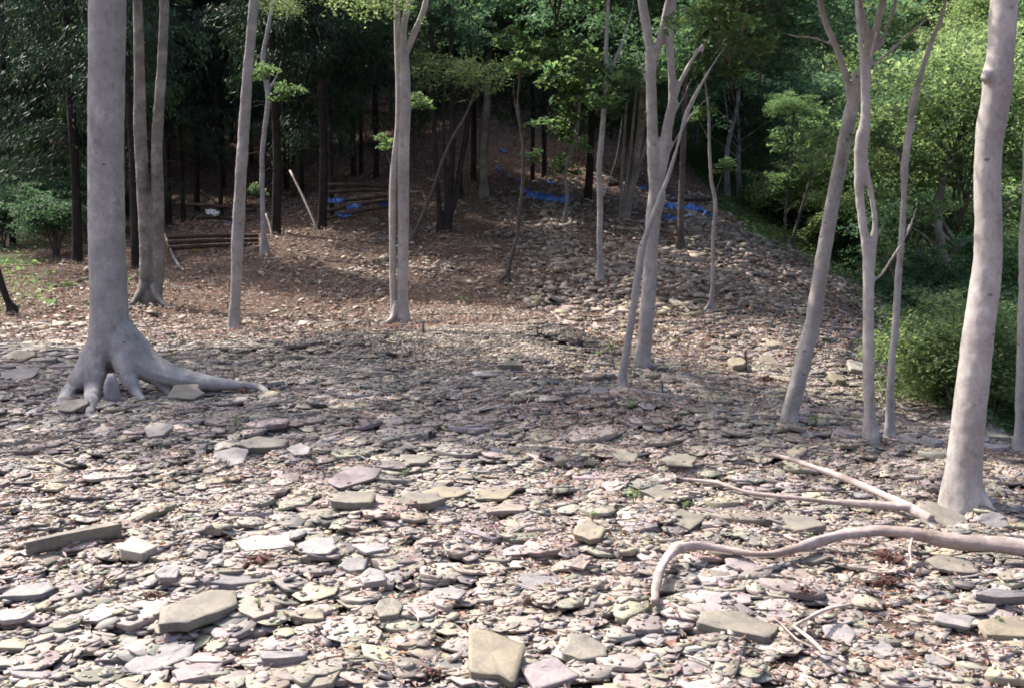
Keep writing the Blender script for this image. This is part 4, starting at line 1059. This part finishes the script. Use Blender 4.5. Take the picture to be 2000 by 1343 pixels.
# dark rotten root stumps poking from the litter
def stump(px, py, wpx, label, seed):
    g_ = G(px, py); Y = g_[1]; s = wpx / FPX * Y; acc = Acc(); g = np.random.default_rng(seed)
    for k in range(5):                                  # crumbling core
        c0 = g.normal(0, .16, 3) * s * np.array([1, .7, .3]); d_ = g.normal(0, 1, 3) * np.array([1, .7, .35]); d_ /= np.linalg.norm(d_)
        tube(acc, [c0 - d_ * s * .16, c0, c0 + d_ * s * .17], [s * .03, s * .085, s * .02], 8, 3, .3, seed + k)
    for k in range(22):
        az = g.uniform(0, 6.28); L_ = s * g.uniform(.25, .62); z1_ = g.uniform(-.12, .12) * s
        p0 = g.normal(0, .08, 3) * s; p2 = np.array([math.cos(az) * L_, math.sin(az) * L_ * .7, z1_]); p1 = (p0 + p2) / 2 + g.normal(0, .07, 3) * s
        tube(acc, [p0, p1, p2], [s * .022, s * .014, s * .005], 5, 4, .15, seed + k)
    o = obj('root_stump', acc.mesh('root_stump', M_DARKROOT, False)); o.location = (g_[0], g_[1], g_[2] + .01)
    tag(o, label, 'stump', 'rotten root stumps'); return o
stump(1738, 1140, 70, 'dark red broken root stub below the curved root', 1)
stump(1572, 1165, 40, 'small dark rotten knot left of the red broken root stub', 2)
stump(1985, 1075, 60, 'dark maroon rotten root at the right photo edge', 3)
stump(1730, 1095, 80, 'black rootlets in the hollow under the curved root', 4)
stump(480, 768, 60, 'charred knobbly root end at the tip of the long beech root', 5)
stump(300, 1165, 50, 'black rotten stump hole in the lower left foreground', 6)
stump(510, 1098, 90, 'reddish decayed roots inside the dark hollow at lower left', 7)
stump(850, 1325, 70, 'reddish clump of rootlets at the bottom edge', 8)
stump(1500, 745, 60, 'dark mossy root hole in the gully rocks', 9)
stump(895, 500, 40, 'small black root on the brown slope', 10)
stump(1850, 1180, 44, 'dark rootlet tangle left of the grey ribbed slab', 11)

# upright stone in the beech's root cleft and a few blocks in the gully
def block(px, py, wpx, hpx, label, seed, col=OC, dy=0):
    g_ = G(px, py); Y = g_[1] + dy; g = np.random.default_rng(seed)
    w_ = wpx / FPX * Y / 2; h_ = hpx / FPX * Y; V = []; F = []; n = 9
    an = np.linspace(0, 6.283, n, endpoint=False) + g.uniform(-.25, .25, n); rd = g.uniform(.75, 1.05, n)
    for s, z in ((.8, -.3), (1, .0), (1.02, .35), (.9, .7), (.62, .93), (.25, 1.0)):
        for j in range(n): V.append((math.cos(an[j]) * rd[j] * w_ * s * g.uniform(.93, 1.05), math.sin(an[j]) * rd[j] * w_ * .6 * s, z * h_ * g.uniform(.94, 1.04)))
    for i in range(5):
        for j in range(n): k = (j + 1) % n; F.append((i * n + j, i * n + k, (i + 1) * n + k, (i + 1) * n + j))
    F.append(tuple(5 * n + j for j in range(n))); F.append(tuple(range(n - 1, -1, -1)))
    o = obj('stone_block', mesh_np('stone_block', V, [i for f in F for i in f], [len(f) for f in F], M_SLATE, np.array(col) * .72))
    o.location = (g_[0], g_[1], g_[2]); tag(o, label, 'stone', 'angular stone blocks'); return o
block(220, 778, 38, 46, 'upright pear-shaped stone in the cleft of the beech roots', 1, LG)
for i, (px, py, wp, hp, lb, cl) in enumerate([
 (1440,708,34,24,'square brown block left of the thick gully stake',OC),(1404,680,34,18,'mossy block high in the gully rocks',GN),(1635,738,30,26,'tilted brown block right of the leaning trunk foot',OC),
 (1672,715,40,20,'long pale block above the tilted brown block',WH),(1510,706,44,24,'dark ochre block right of the thick gully stake',OC),(1655,845,48,20,'pale block behind the braided tree foot',LG),
 (1780,858,44,24,'flat grey block right of the slimmer bent tree',LG),(1818,862,36,24,'rounded dark block left of the knotted right trunk',GY),(1912,858,40,22,'grey stacked block just right of the knotted right trunk',GY),
 (1945,850,44,26,'big square block between the knotted trunk and the edge trunk',GN),(1940,872,52,18,'flat slab block under the big square block',LG),(1555,835,40,14,'flat slab at the foot of the leaning right trunk',GN)]):
    g_ = G(px, py + hp * .3); make_slab(px, py, wp * 1.1, hp * .8, hp / FPX * g_[1] * .8, random.uniform(-30, 30), random.uniform(2, 16), random.uniform(-14, 14), cl, lb, 'angular stone blocks', pos=g_, name='stone_block')['category'] = 'stone'

# ------------------------------------------------------------------ logs and tarpaulins
def log(label, pts, wpx, lift=0, seed=0, mt=M_TIMBER, grp='timber retaining logs'):
    acc = Acc(); pp = [];
    for q in pts:
        g_ = G(q[0], q[1]); Y = g_[1]; p = g_ + np.array([0, 0, lift]); pp.append(p)
    r_ = wpx / 2 / FPX * pp[0][1]
    tube(acc, pp, [r_] * len(pp), 10, 4, .05, seed)
    c = pp[0]; o = obj('log', acc.mesh('log', mt, True, off=c)); o.location = c; tag(o, label, 'log', grp); return o
def logq(label, a, b, wpx, Y0, Y1, seed=0):
    acc = Acc(); p0, p1 = P(a[0], a[1], Y0), P(b[0], b[1], Y1)
    m1 = p0 + (p1 - p0) * .5 + np.array([0, 0, .02])
    r_ = wpx / 2 / FPX * Y0
    tube(acc, [p0, m1, p1], [r_, r_ * .95, r_ * .85], 10, 4, .05, seed)
    o = obj('log', acc.mesh('log', M_TIMBER, True, off=p0)); o.location = p0; tag(o, label, 'log', 'timber retaining logs'); return o
g0 = G(640, 432)[1]; g1 = G(756, 425)[1]
for i, (ya, yb, wd, lb) in enumerate([(428,404,7,'lowest dark log of the log wall left of the twin-stemmed tree'),(413,392,7,'second log from the bottom of the log wall'),(398,384,7,'middle dark log of the log wall with tarpaulin'),
    (376,372,8,'second log from the top of the log wall'),(362,364,9,'topmost dark log of the log wall')]):
    logq(lb, (636, ya), (757, yb), wd, g0 + .1 * i, g1 + .1 * i, i)
gA = G(330, 500)[1]; gB = G(480, 478)[1]
for i, (ya, yb, lb) in enumerate([(486,478,'lowest log of the low barrier behind the mossy tree'),(475,470,'middle log of the low barrier behind the mossy tree'),(464,461,'top log of the low barrier behind the mossy tree')]):
    logq(lb, (328, ya), (505, yb), 8, gA + .05 * i, gB + .05 * i, 10 + i)
gC = G(400, 445)[1]
logq('long log on the upper left bank above the white sack', (362, 398), (500, 412), 7, gC, gC, 20)
logq('lower log of the upper left bank under the white sack', (385, 424), (490, 432), 7, gC, gC, 21)
logq('slanting log propped on the upper left bank', (392, 372), (425, 400), 5, gC + 1, gC, 22)
logq('grey log lying behind the right-hand blue tarpaulin', (1300, 392), (1410, 390), 7, G(1300, 396)[1], G(1300, 396)[1], 23)
logq('weathered log beside the foot of the sheaf of poles', (1188, 362), (1212, 360), 8, 33, 33, 24)
def tarp(label, pts, hpx, seed, mt=M_TARP, name='tarpaulin', cat='tarpaulin', puff=.05, Y=None, grp='blue tarpaulins'):
    """crumpled strip of sheet following pixel points on the ground"""
    g = np.random.default_rng(seed); C = []
    for q in pts:
        p = G(q[0], q[1]) if Y is None else P(q[0], q[1], Y); C.append(p)
    C = catmull(C, 10); m = len(C); k = 9; V = []
    for i in range(m):
        hw = hpx / FPX * C[i][1] * 1.0 * (1 + .35 * math.sin(i * 1.3 + seed)) * (.35 + .65 * min(1, i / 3, (m - 1 - i) / 3))
        for j in range(k):
            v = (j / (k - 1) - .5) * 2
            x, y = C[i][0] + g.normal(0, .02), C[i][1] + v * hw * 1.3
            zb = h1(x, y) if Y is None else C[i][2] + v * hw * .9
            V.append((x, y, zb + (puff + g.uniform(0, puff * 1.6) * (1 if j % 2 else .3)) * (1 - .9 * abs(v) ** 4)))
    F = [(i * k + j, (i + 1) * k + j, (i + 1) * k + j + 1, i * k + j + 1) for i in range(m - 1) for j in range(k - 1)]
    V = np.array(V); c = C[m // 2]
    me = mesh_np(name, V - c, [i for f in F for i in f], [4] * len(F), mt, None, False)
    o = obj(name, me); o.location = c; so = o.modifiers.new('thick', 'SOLIDIFY'); so.thickness = .012
    tag(o, label, cat, grp); return o
tarp('bright blue crumpled tarpaulin strip across the top of the centre mound', [(1028,384),(1055,390),(1085,394),(1114,397)], 4.5, 1, puff=.12)
tarp('blue tarpaulin scrap at the left end of the centre strip', [(1012,368),(1024,372)], 7, 2)
tarp('chain of small blue tarpaulin scraps climbing the centre mound', [(968,326),(975,333),(980,342)], 4, 3)
tarp('blue scrap above the small sapling on the centre mound', [(990,343),(997,349)], 4, 4)
tarp('blue scrap between the chain and the centre strip', [(1006,351),(1014,356)], 4, 5)
tarp('dim blue scrap highest on the dark mound top', [(975,294),(990,300)], 4, 6)
tarp('dim blue scrap right of the highest one on the mound top', [(1020,303),(1040,310)], 3, 7)
tarp('thin blue edge in the dark behind the crooked sapling', [(1060,355),(1085,360)], 3, 8)
tarp('large crumpled blue tarpaulin beside the brown pole tree on the right', [(1292,408),(1315,412),(1345,412),(1372,418),(1390,430)], 6, 9, puff=.12)
tarp('lower blue fold of the right-hand tarpaulin pile', [(1292,426),(1312,430),(1334,430)], 6, 10, puff=.07)
tarp('small blue scrap between the poles and the forked tree', [(1246,366),(1262,369)], 5, 11)
tarp('greyish blue sheet lying on the log behind the right pile', [(1310,391),(1350,391),(1370,391)], 2, 12)
def wall_tarp(label, a, b, hpx, seed):
    return tarp(label, [a, ((a[0] + b[0]) / 2, (a[1] + b[1]) / 2 + 1), b], hpx, seed, Y=g0 - .12)
wall_tarp('blue sheet bulging between the lowest logs of the wall', (660, 423), (692, 418), 3, 13)
wall_tarp('blue sheet in the middle gap of the log wall', (678, 407), (705, 403), 3, 14)
wall_tarp('blue sheet at the right end of the log wall', (742, 405), (757, 400), 4, 15)
wall_tarp('blue strip under the upper logs of the wall', (640, 394), (672, 393), 3, 16)
tarp('small dark blue bundle at the foot of the upper left bank', [(444,440),(454,441)], 6, 19, Y=gC - .1)
tarp('pale blue-white sack resting under the upper left log', [(403,417),(416,418),(428,420)], 4, 20, M_SACK, 'plastic_sack', 'sack', .06, gC - .15, None)
tarp('ochre sack lying in front of the low log barrier', [(376,492),(400,489)], 4, 21, M_YELLOW, 'ochre_sack', 'sack', .06, None, None)
tarp('small white plastic bag on the right-hand tarpaulin pile', [(1342,424),(1356,425)], 4, 22, M_SACK, 'plastic_bag', 'bag', .08, None, None)

# ------------------------------------------------------------------ small plants
def tuft(px, py, s, label, seed, n=26, pal=PAL_YEL, name='small_plant', cat='plant', grp='small green plants among the slates'):
    g_ = G(px, py); g = np.random.default_rng(seed)
    C = g.normal(0, 1, (n, 3)) * np.array([.5, .5, .35]) * s + np.array([0, 0, s * .9])
    U, W = rand_frame(n, g, .8); ln = s * g.uniform(.5, .9, n)
    V, L, Sz, Cc = leaf_cards(C, U, W, ln, ln * .5, g.uniform(.05, .3, n), leaf_col(pal, n, g), g)
    tw_ = Acc()
    for k in range(6):
        q = C[k]; tube(tw_, [(0, 0, -.02), q * .6 + np.array([.1 * s, 0, 0]), q], [s * .04, s * .03, s * .015], 4, 2, 0, k)
    root = empty(name, g_ + np.array([0, 0, .03])); tag(root, label, cat, grp)
    obj('leaves', mesh_np('leaves', V, L, Sz, M_LEAF, Cc), root); obj('stem', tw_.mesh('stem', M_BROWNBARK, True), root)
for i, (px, py, s, lb) in enumerate([(1238,992,.05,'yellowish grass tuft between the olive slates right of centre'),(222,778,.03,'yellow-green sprout at the foot of the cleft stone'),(460,838,.04,'tiny seedling in front of the long beech root'),(790,950,.025,'tiny seedling behind the long olive slate'),
   (1340,1004,.03,'tiny green seedling above the ribbed greenish slate'),(1235,808,.05,'small yellow-green plant right of the slender leaning stem'),(1580,1062,.025,'tiny seedling right of the dark greenish slab'),(505,1200,.02,'tiny green leaf near the pinkish-grey slab'),
   (1157,1024,.025,'tiny seedling behind the ochre standing block'),(905,590,.06,'small fern in the shade behind the gravel mound'),(1195,690,.07,'green plant left of the central forked tree'),(1170,700,.06,'green seedling patch beside the gravel mound tail'),
   (1590,835,.06,'green moss tuft right of the leaning trunk foot'),(1950,1232,.02,'green sprout on the right edge slab')]):
    tuft(px, py, s, lb, 60 + i)
# low green ground cover: right bank and left woods floor
gg = np.random.default_rng(91)
def covergrow(n, y0, y1, fn, size, pal, xr=None):
    if xr: x = gg.uniform(xr[0], xr[1], n); y = gg.uniform(y0, y1, n)
    else: x, y = sample_view(n, y0, y1, gg, 1.1, 2)
    z = H(x, y); px, py = project(x, y, z); k = gg.random(n) < fn(px, py, x, y, z); x, y, z = x[k], y[k], z[k]; m = len(x)
    hgt = np.abs(gg.normal(0, .5, m)) * (vnoise(x, y, 1.1, 12) + .65) * size * 3.2
    U, W = rand_frame(m, gg, .9, .1); ln = size * np.exp(gg.normal(0, .35, m))
    return leaf_cards(np.stack([x, y, z + hgt], 1), U, W, ln, ln * .5, gg.uniform(.05, .3, m), leaf_col(pal, m, gg), gg)
fgreen = lambda px, py, x, y, z: (greenness(x, y, z) > .5) * np.clip(.55 + 1.2 * vnoise(x, y, 1.3, 4), 0, 1)
fl = lambda px, py, x, y, z: ((px < 330) & (py < 640) & (y > 19)) * np.clip(.12 + 1.4 * vnoise(x, y, 1.6, 6) + .5 * (px < 110), 0, 1)
fr = lambda px, py, x, y, z: (px > 1440) * np.exp(-((py - np.interp(px, [1400, 1560, 1720, 1850], [425, 490, 590, 810])) / 22) ** 2) * .8
V, L, Sz, Cc = merge([covergrow(90000, 9, 40, fgreen, .11, PAL_MID, (5, 26)), covergrow(60000, 19, 45, fl, .10, PAL_MID), covergrow(40000, 12, 34, fr, .07, PAL_MID, (4, 12))])
tag(obj('undergrowth', mesh_np('undergrowth', V, L, Sz, M_LEAF, Cc)), 'low green undergrowth on the bank and under the trees', 'undergrowth', kind='stuff')

# ------------------------------------------------------------------ bushes
placed = []
def try_place(x, y, dmin):
    for (a_, b_) in placed:
        if (a_ - x) ** 2 + (b_ - y) ** 2 < dmin ** 2: return False
    placed.append((x, y)); return True
def bush_mesh(seed, pal, size=.06, n=26, leaves=110):
    me = crown_full('foliage', seed, n, 5, leaves, size, 1.15, .95, pal, spray=.34); return me
BU = [bush_mesh(51, PAL_MID), bush_mesh(52, PAL_YEL), bush_mesh(53, PAL_TEAL)]
for b_ in BU: b_.name = 'foliage'
st_ = Acc()
for k in range(6):
    az = k * 1.05; tube(st_, [(0, 0, -.3), (math.cos(az) * .12, math.sin(az) * .12, .35), (math.cos(az) * .4, math.sin(az) * .4, .9)], [.03, .022, .008], 6, 3, .05, k)
BSTEM = st_.mesh('stems', M_BROWNBARK, True)
def bush(x, y, s, k, label, group):
    z = h1(x, y); root = empty('bush', (x, y, z)); tag(root, label, 'bush', group)
    f = bpy.data.objects.new('foliage', BU[k]); put(f, root); f.location = (0, 0, .8 * s); f.scale = (s, s, s * .95); f.rotation_euler = (0, 0, random.uniform(0, 6))
    t = bpy.data.objects.new('stems', BSTEM); put(t, root); t.scale = (s, s, s)
    return root
TREE_LM = [(0,'the left photo edge'),(208,'the big beech'),(290,'the mossy two-stemmed tree'),(462,'the slim straight trunk'),(516,'the thin wavy sapling'),(640,'the log wall'),(785,'the twin-stemmed tree'),(868,'the black-stemmed clump'),(948,'the brown mound tree'),
 (1018,'the S-curved sapling'),(1175,'the knobbly young tree'),(1240,'the sheaf of poles'),(1290,'the central forked tree'),(1392,'the pale whip sapling'),(1540,'the ivy-wrapped stem'),(1640,'the leaning right trunk'),(1700,'the braided tree'),(1765,'the slimmer bent tree'),(1925,'the knotted right trunk'),(2000,'the right photo edge')]
used_t = set()
def tlabel(px, head, y=None):
    ds = sorted(TREE_LM, key=lambda q: abs(q[0] - px)); q = ds[0]; dx = px - q[0]
    rel = 'directly behind' if abs(dx) < 12 else ('just ' if abs(dx) < 40 else '') + ('left of' if dx < 0 else 'right of')
    dist = '' if y is None else (', nearest row' if y < 36 else ', second row' if y < 44 else ', third row' if y < 54 else ', farthest row')
    for c in (f'{head} {rel} {q[1]}', f'{head} {rel} {q[1]}{dist}', f'{head} between {q[1]} and {ds[1][1]}', f'{head} {rel} {ds[1][1]}{dist}', f'{head} between {q[1]} and {ds[1][1]}{dist}'):
        if c not in used_t and len(c.split()) <= 16: used_t.add(c); return c
    for w_ in ('another', 'a third', 'a fourth', 'a fifth', 'a sixth'):
        c = f'{w_} {head} {rel} {q[1]}'
        if c not in used_t: used_t.add(c); return c
    return c
gb = np.random.default_rng(12)
for (px, py, dy, s, k) in [(1810,800,1.2,1.0,0),(1850,810,1.0,1.1,1),(1780,700,1.5,1.0,0),(1800,640,1.5,1.2,2),(1745,620,1.5,1.0,0),(1860,740,3,1.3,1),(1900,790,2.5,1.2,0),(1950,800,3,1.3,2),(1990,810,3.5,1.4,0),(1720,560,1.5,1.0,2),(1690,540,2,1.1,0),(1640,505,2,1.0,0),(1600,490,2,1.2,2),
    (1560,468,2,1.1,0),(1510,450,2.5,1.2,2),(1470,428,2,1.1,2),(1840,680,4,1.4,1),(1900,700,5,1.5,0),(1960,720,5,1.5,1),(1440,410,2,1.1,2),(1780,770,.8,.7,1)]:
    g_ = G(px, py); x, y = g_[0] + .1 * dy, g_[1] + dy
    x += .55 + .5 * (px < 1850); s *= .68
    bush(x, y, s, k, tlabel(px, ['bright green bush', 'yellow-green bush', 'dusky green bush'][k]), 'bushes on the right-hand bank')
nbu = 0
for i in range(900):
    if nbu > 62: break
    y = gb.uniform(11, 44); x = gb.uniform(.27, .60) * y
    z = h1(x, y); px, py = project(x, y, z)
    if px > 2060 or px < 1400: continue
    rid = np.interp(px, [1380, 1450, 1560, 1650, 1720, 1780, 1850, 2000], [392, 405, 460, 508, 550, 640, 780, 800])
    if py > rid + (30 if px > 1760 else 0): continue
    if not try_place(x, y, 1.3): continue
    k = int(gb.integers(0, 3)); s = gb.uniform(.9, 1.5) * (1.2 if y > 22 else .9)
    if y < 14: s *= .8
    bush(x, y, s, k, tlabel(px, ['leafy fresh green bush', 'pale green bush', 'bluish green bush'][k], y), 'bushes on the right-hand bank'); nbu += 1
for (px, py, s, k) in [(110,470,1.3,2),(60,400,1.5,2),(175,440,1.6,2),(230,430,1.2,2),(5,450,1.2,2),(130,400,1.6,2)]:
    g_ = G(px, min(py + 30, 500)); bush(g_[0], g_[1], s, k, tlabel(px, ['bright green shrub', '', 'glossy dark shrub'][k]), 'shrubs under the left-hand cedars')

# ------------------------------------------------------------------ background trees
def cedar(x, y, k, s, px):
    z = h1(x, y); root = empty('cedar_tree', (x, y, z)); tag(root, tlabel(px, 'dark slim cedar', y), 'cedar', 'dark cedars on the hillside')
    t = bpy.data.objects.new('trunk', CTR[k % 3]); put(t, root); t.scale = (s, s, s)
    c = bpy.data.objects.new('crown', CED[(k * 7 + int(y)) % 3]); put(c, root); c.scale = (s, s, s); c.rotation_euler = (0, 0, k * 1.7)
gc = np.random.default_rng(17)
placed = []
kk = 0
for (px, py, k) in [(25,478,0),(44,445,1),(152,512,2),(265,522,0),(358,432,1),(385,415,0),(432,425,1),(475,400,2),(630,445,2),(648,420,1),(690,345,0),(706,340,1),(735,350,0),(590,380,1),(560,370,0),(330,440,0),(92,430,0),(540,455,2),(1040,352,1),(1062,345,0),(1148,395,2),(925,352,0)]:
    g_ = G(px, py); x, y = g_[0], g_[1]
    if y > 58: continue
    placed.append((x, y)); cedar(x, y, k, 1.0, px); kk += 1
for i in range(1500):
    y = gc.uniform(36, 66); x = gc.uniform(-.62, .10) * y
    if kk > 135: break
    if y < 44 and x > -.18 * y: continue
    if try_place(x, y, 1.7):
        px, _ = project(x, y, h1(x, y)); cedar(x, y, int(gc.integers(0, 6)), gc.uniform(.85, 1.2), px); kk += 1
# broadleaf trees on the hillside and over the valley
def bl_trunk(seed, h_):
    a = Acc(); g = np.random.default_rng(seed)
    p = [(0, 0, -.5), (0, 0, .1), (g.normal(0, .15), g.normal(0, .15), h_ * .3), (g.normal(0, .3), g.normal(0, .3), h_ * .65), (g.normal(0, .3), g.normal(0, .3), h_)]
    tube(a, p, [.2, .15, .12, .09, .04], 9, 4, .06, seed)
    for k in range(7):
        z = h_ * g.uniform(.35, .8); az = g.uniform(0, 6.28); L_ = g.uniform(1, 2.4)
        tube(a, [(p[2][0], p[2][1], z), (math.cos(az) * L_ * .5, math.sin(az) * L_ * .5, z + L_ * .45), (math.cos(az) * L_, math.sin(az) * L_, z + L_ * .8)], [.05, .035, .012], 6, 3, .05, k)
    return a.mesh('trunk', M_MOSSBARK, True)
BTR = [bl_trunk(61, 6.5), bl_trunk(62, 6.0), bl_trunk(63, 7.0)]
def broad(x, y, key, s, zc=6.0, two=False):
    z = h1(x, y); px, _ = project(x, y, z); root = empty('broadleaf_tree', (x, y, z))
    nm = {'far1': 'leafy green tree', 'far2': 'sunlit yellow-green tree', 'far3': 'blue-green leafy tree', 'fdark': 'dark leafy tree'}[key]
    tag(root, tlabel(px, nm, y), 'tree', 'broadleaf trees on the hillside')
    t = bpy.data.objects.new('trunk', BTR[int(gc.integers(0, 3))]); put(t, root); t.scale = (s, s, s * zc / 6.0)
    c = bpy.data.objects.new('crown', CR[key]); put(c, root); c.location = (0, 0, zc * s); c.scale = (s, s, s); c.rotation_euler = (0, 0, gc.uniform(0, 6))
nb = 0
for i in range(2500):
    y = gc.uniform(14, 80); fx = gc.uniform(.08, .66); x = fx * y
    if nb > 80: break
    z = h1(x, y); px, py = project(x, y, z)
    rid = np.interp(px, [1000, 1380, 1450, 1560, 1650, 1720, 1780, 1850, 2000], [330, 385, 400, 458, 505, 545, 640, 770, 800])
    if py > rid - 6 or (y < 31 and px < 1400): continue
    if y < 20 and x < 10.5: continue
    if y < 25 and px < 1880: continue
    if not try_place(x, y, 3.5): continue
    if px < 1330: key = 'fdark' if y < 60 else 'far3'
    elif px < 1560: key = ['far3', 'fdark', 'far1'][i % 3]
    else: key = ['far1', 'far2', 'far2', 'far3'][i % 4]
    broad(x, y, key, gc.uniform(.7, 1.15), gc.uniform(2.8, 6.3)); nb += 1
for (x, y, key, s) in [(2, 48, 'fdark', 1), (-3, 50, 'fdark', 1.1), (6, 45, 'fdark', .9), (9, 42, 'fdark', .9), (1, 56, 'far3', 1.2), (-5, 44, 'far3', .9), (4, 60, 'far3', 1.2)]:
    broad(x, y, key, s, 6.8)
print('OBJS', len(bpy.data.objects), 'indiv', len(indiv))


def spray(px, py, px2, py2, root_label, seed, key='sap', sc=.45):
    root = next(o for o in bpy.data.objects if o.parent is None and o.get('label') == root_label)
    Y = root.location[1]; acc = Acc(); p0, p1 = P(px, py, Y), P(px2, py2, Y + .2)
    tube(acc, [p0, (p0 + p1) / 2 + np.array([0, 0, .05]), p1], [.012, .009, .004], 6, 3, .05, seed)
    obj('branch', acc.mesh('branch', M_BROWNBARK, True, off=root.location), root)
    add_crown(root, key, p1, sc, seed)
for i, q in enumerate([
 (480,180,505,150,'slim straight pale-edged trunk between the beech and the twin-stemmed tree'),
 (770,350,748,285,'twin-stemmed smooth tree with two pale trunks rising together on the plateau edge'),(790,230,822,205,'twin-stemmed smooth tree with two pale trunks rising together on the plateau edge'),
 (1172,330,1145,290,'knobbly upright young tree on the scree, forking high above its middle'),(1178,260,1205,225,'knobbly upright young tree on the scree, forking high above its middle'),
 (1392,400,1415,330,'thin pale whip of a sapling with clawing roots in mid scree'),(1386,280,1360,230,'thin pale whip of a sapling with clawing roots in mid scree'),
 (1760,470,1800,420,'slimmer bent pale tree close behind the braided tree'),(1752,560,1725,500,'slimmer bent pale tree close behind the braided tree'),(1766,330,1735,280,'slimmer bent pale tree close behind the braided tree'),
 (1021,350,1050,310,'spindly S-curved sapling with splayed roots in the middle of the brown slope')]):
    spray(*q[:4], q[4], i)
print('OBJS', len(bpy.data.objects), 'indiv', len(indiv))
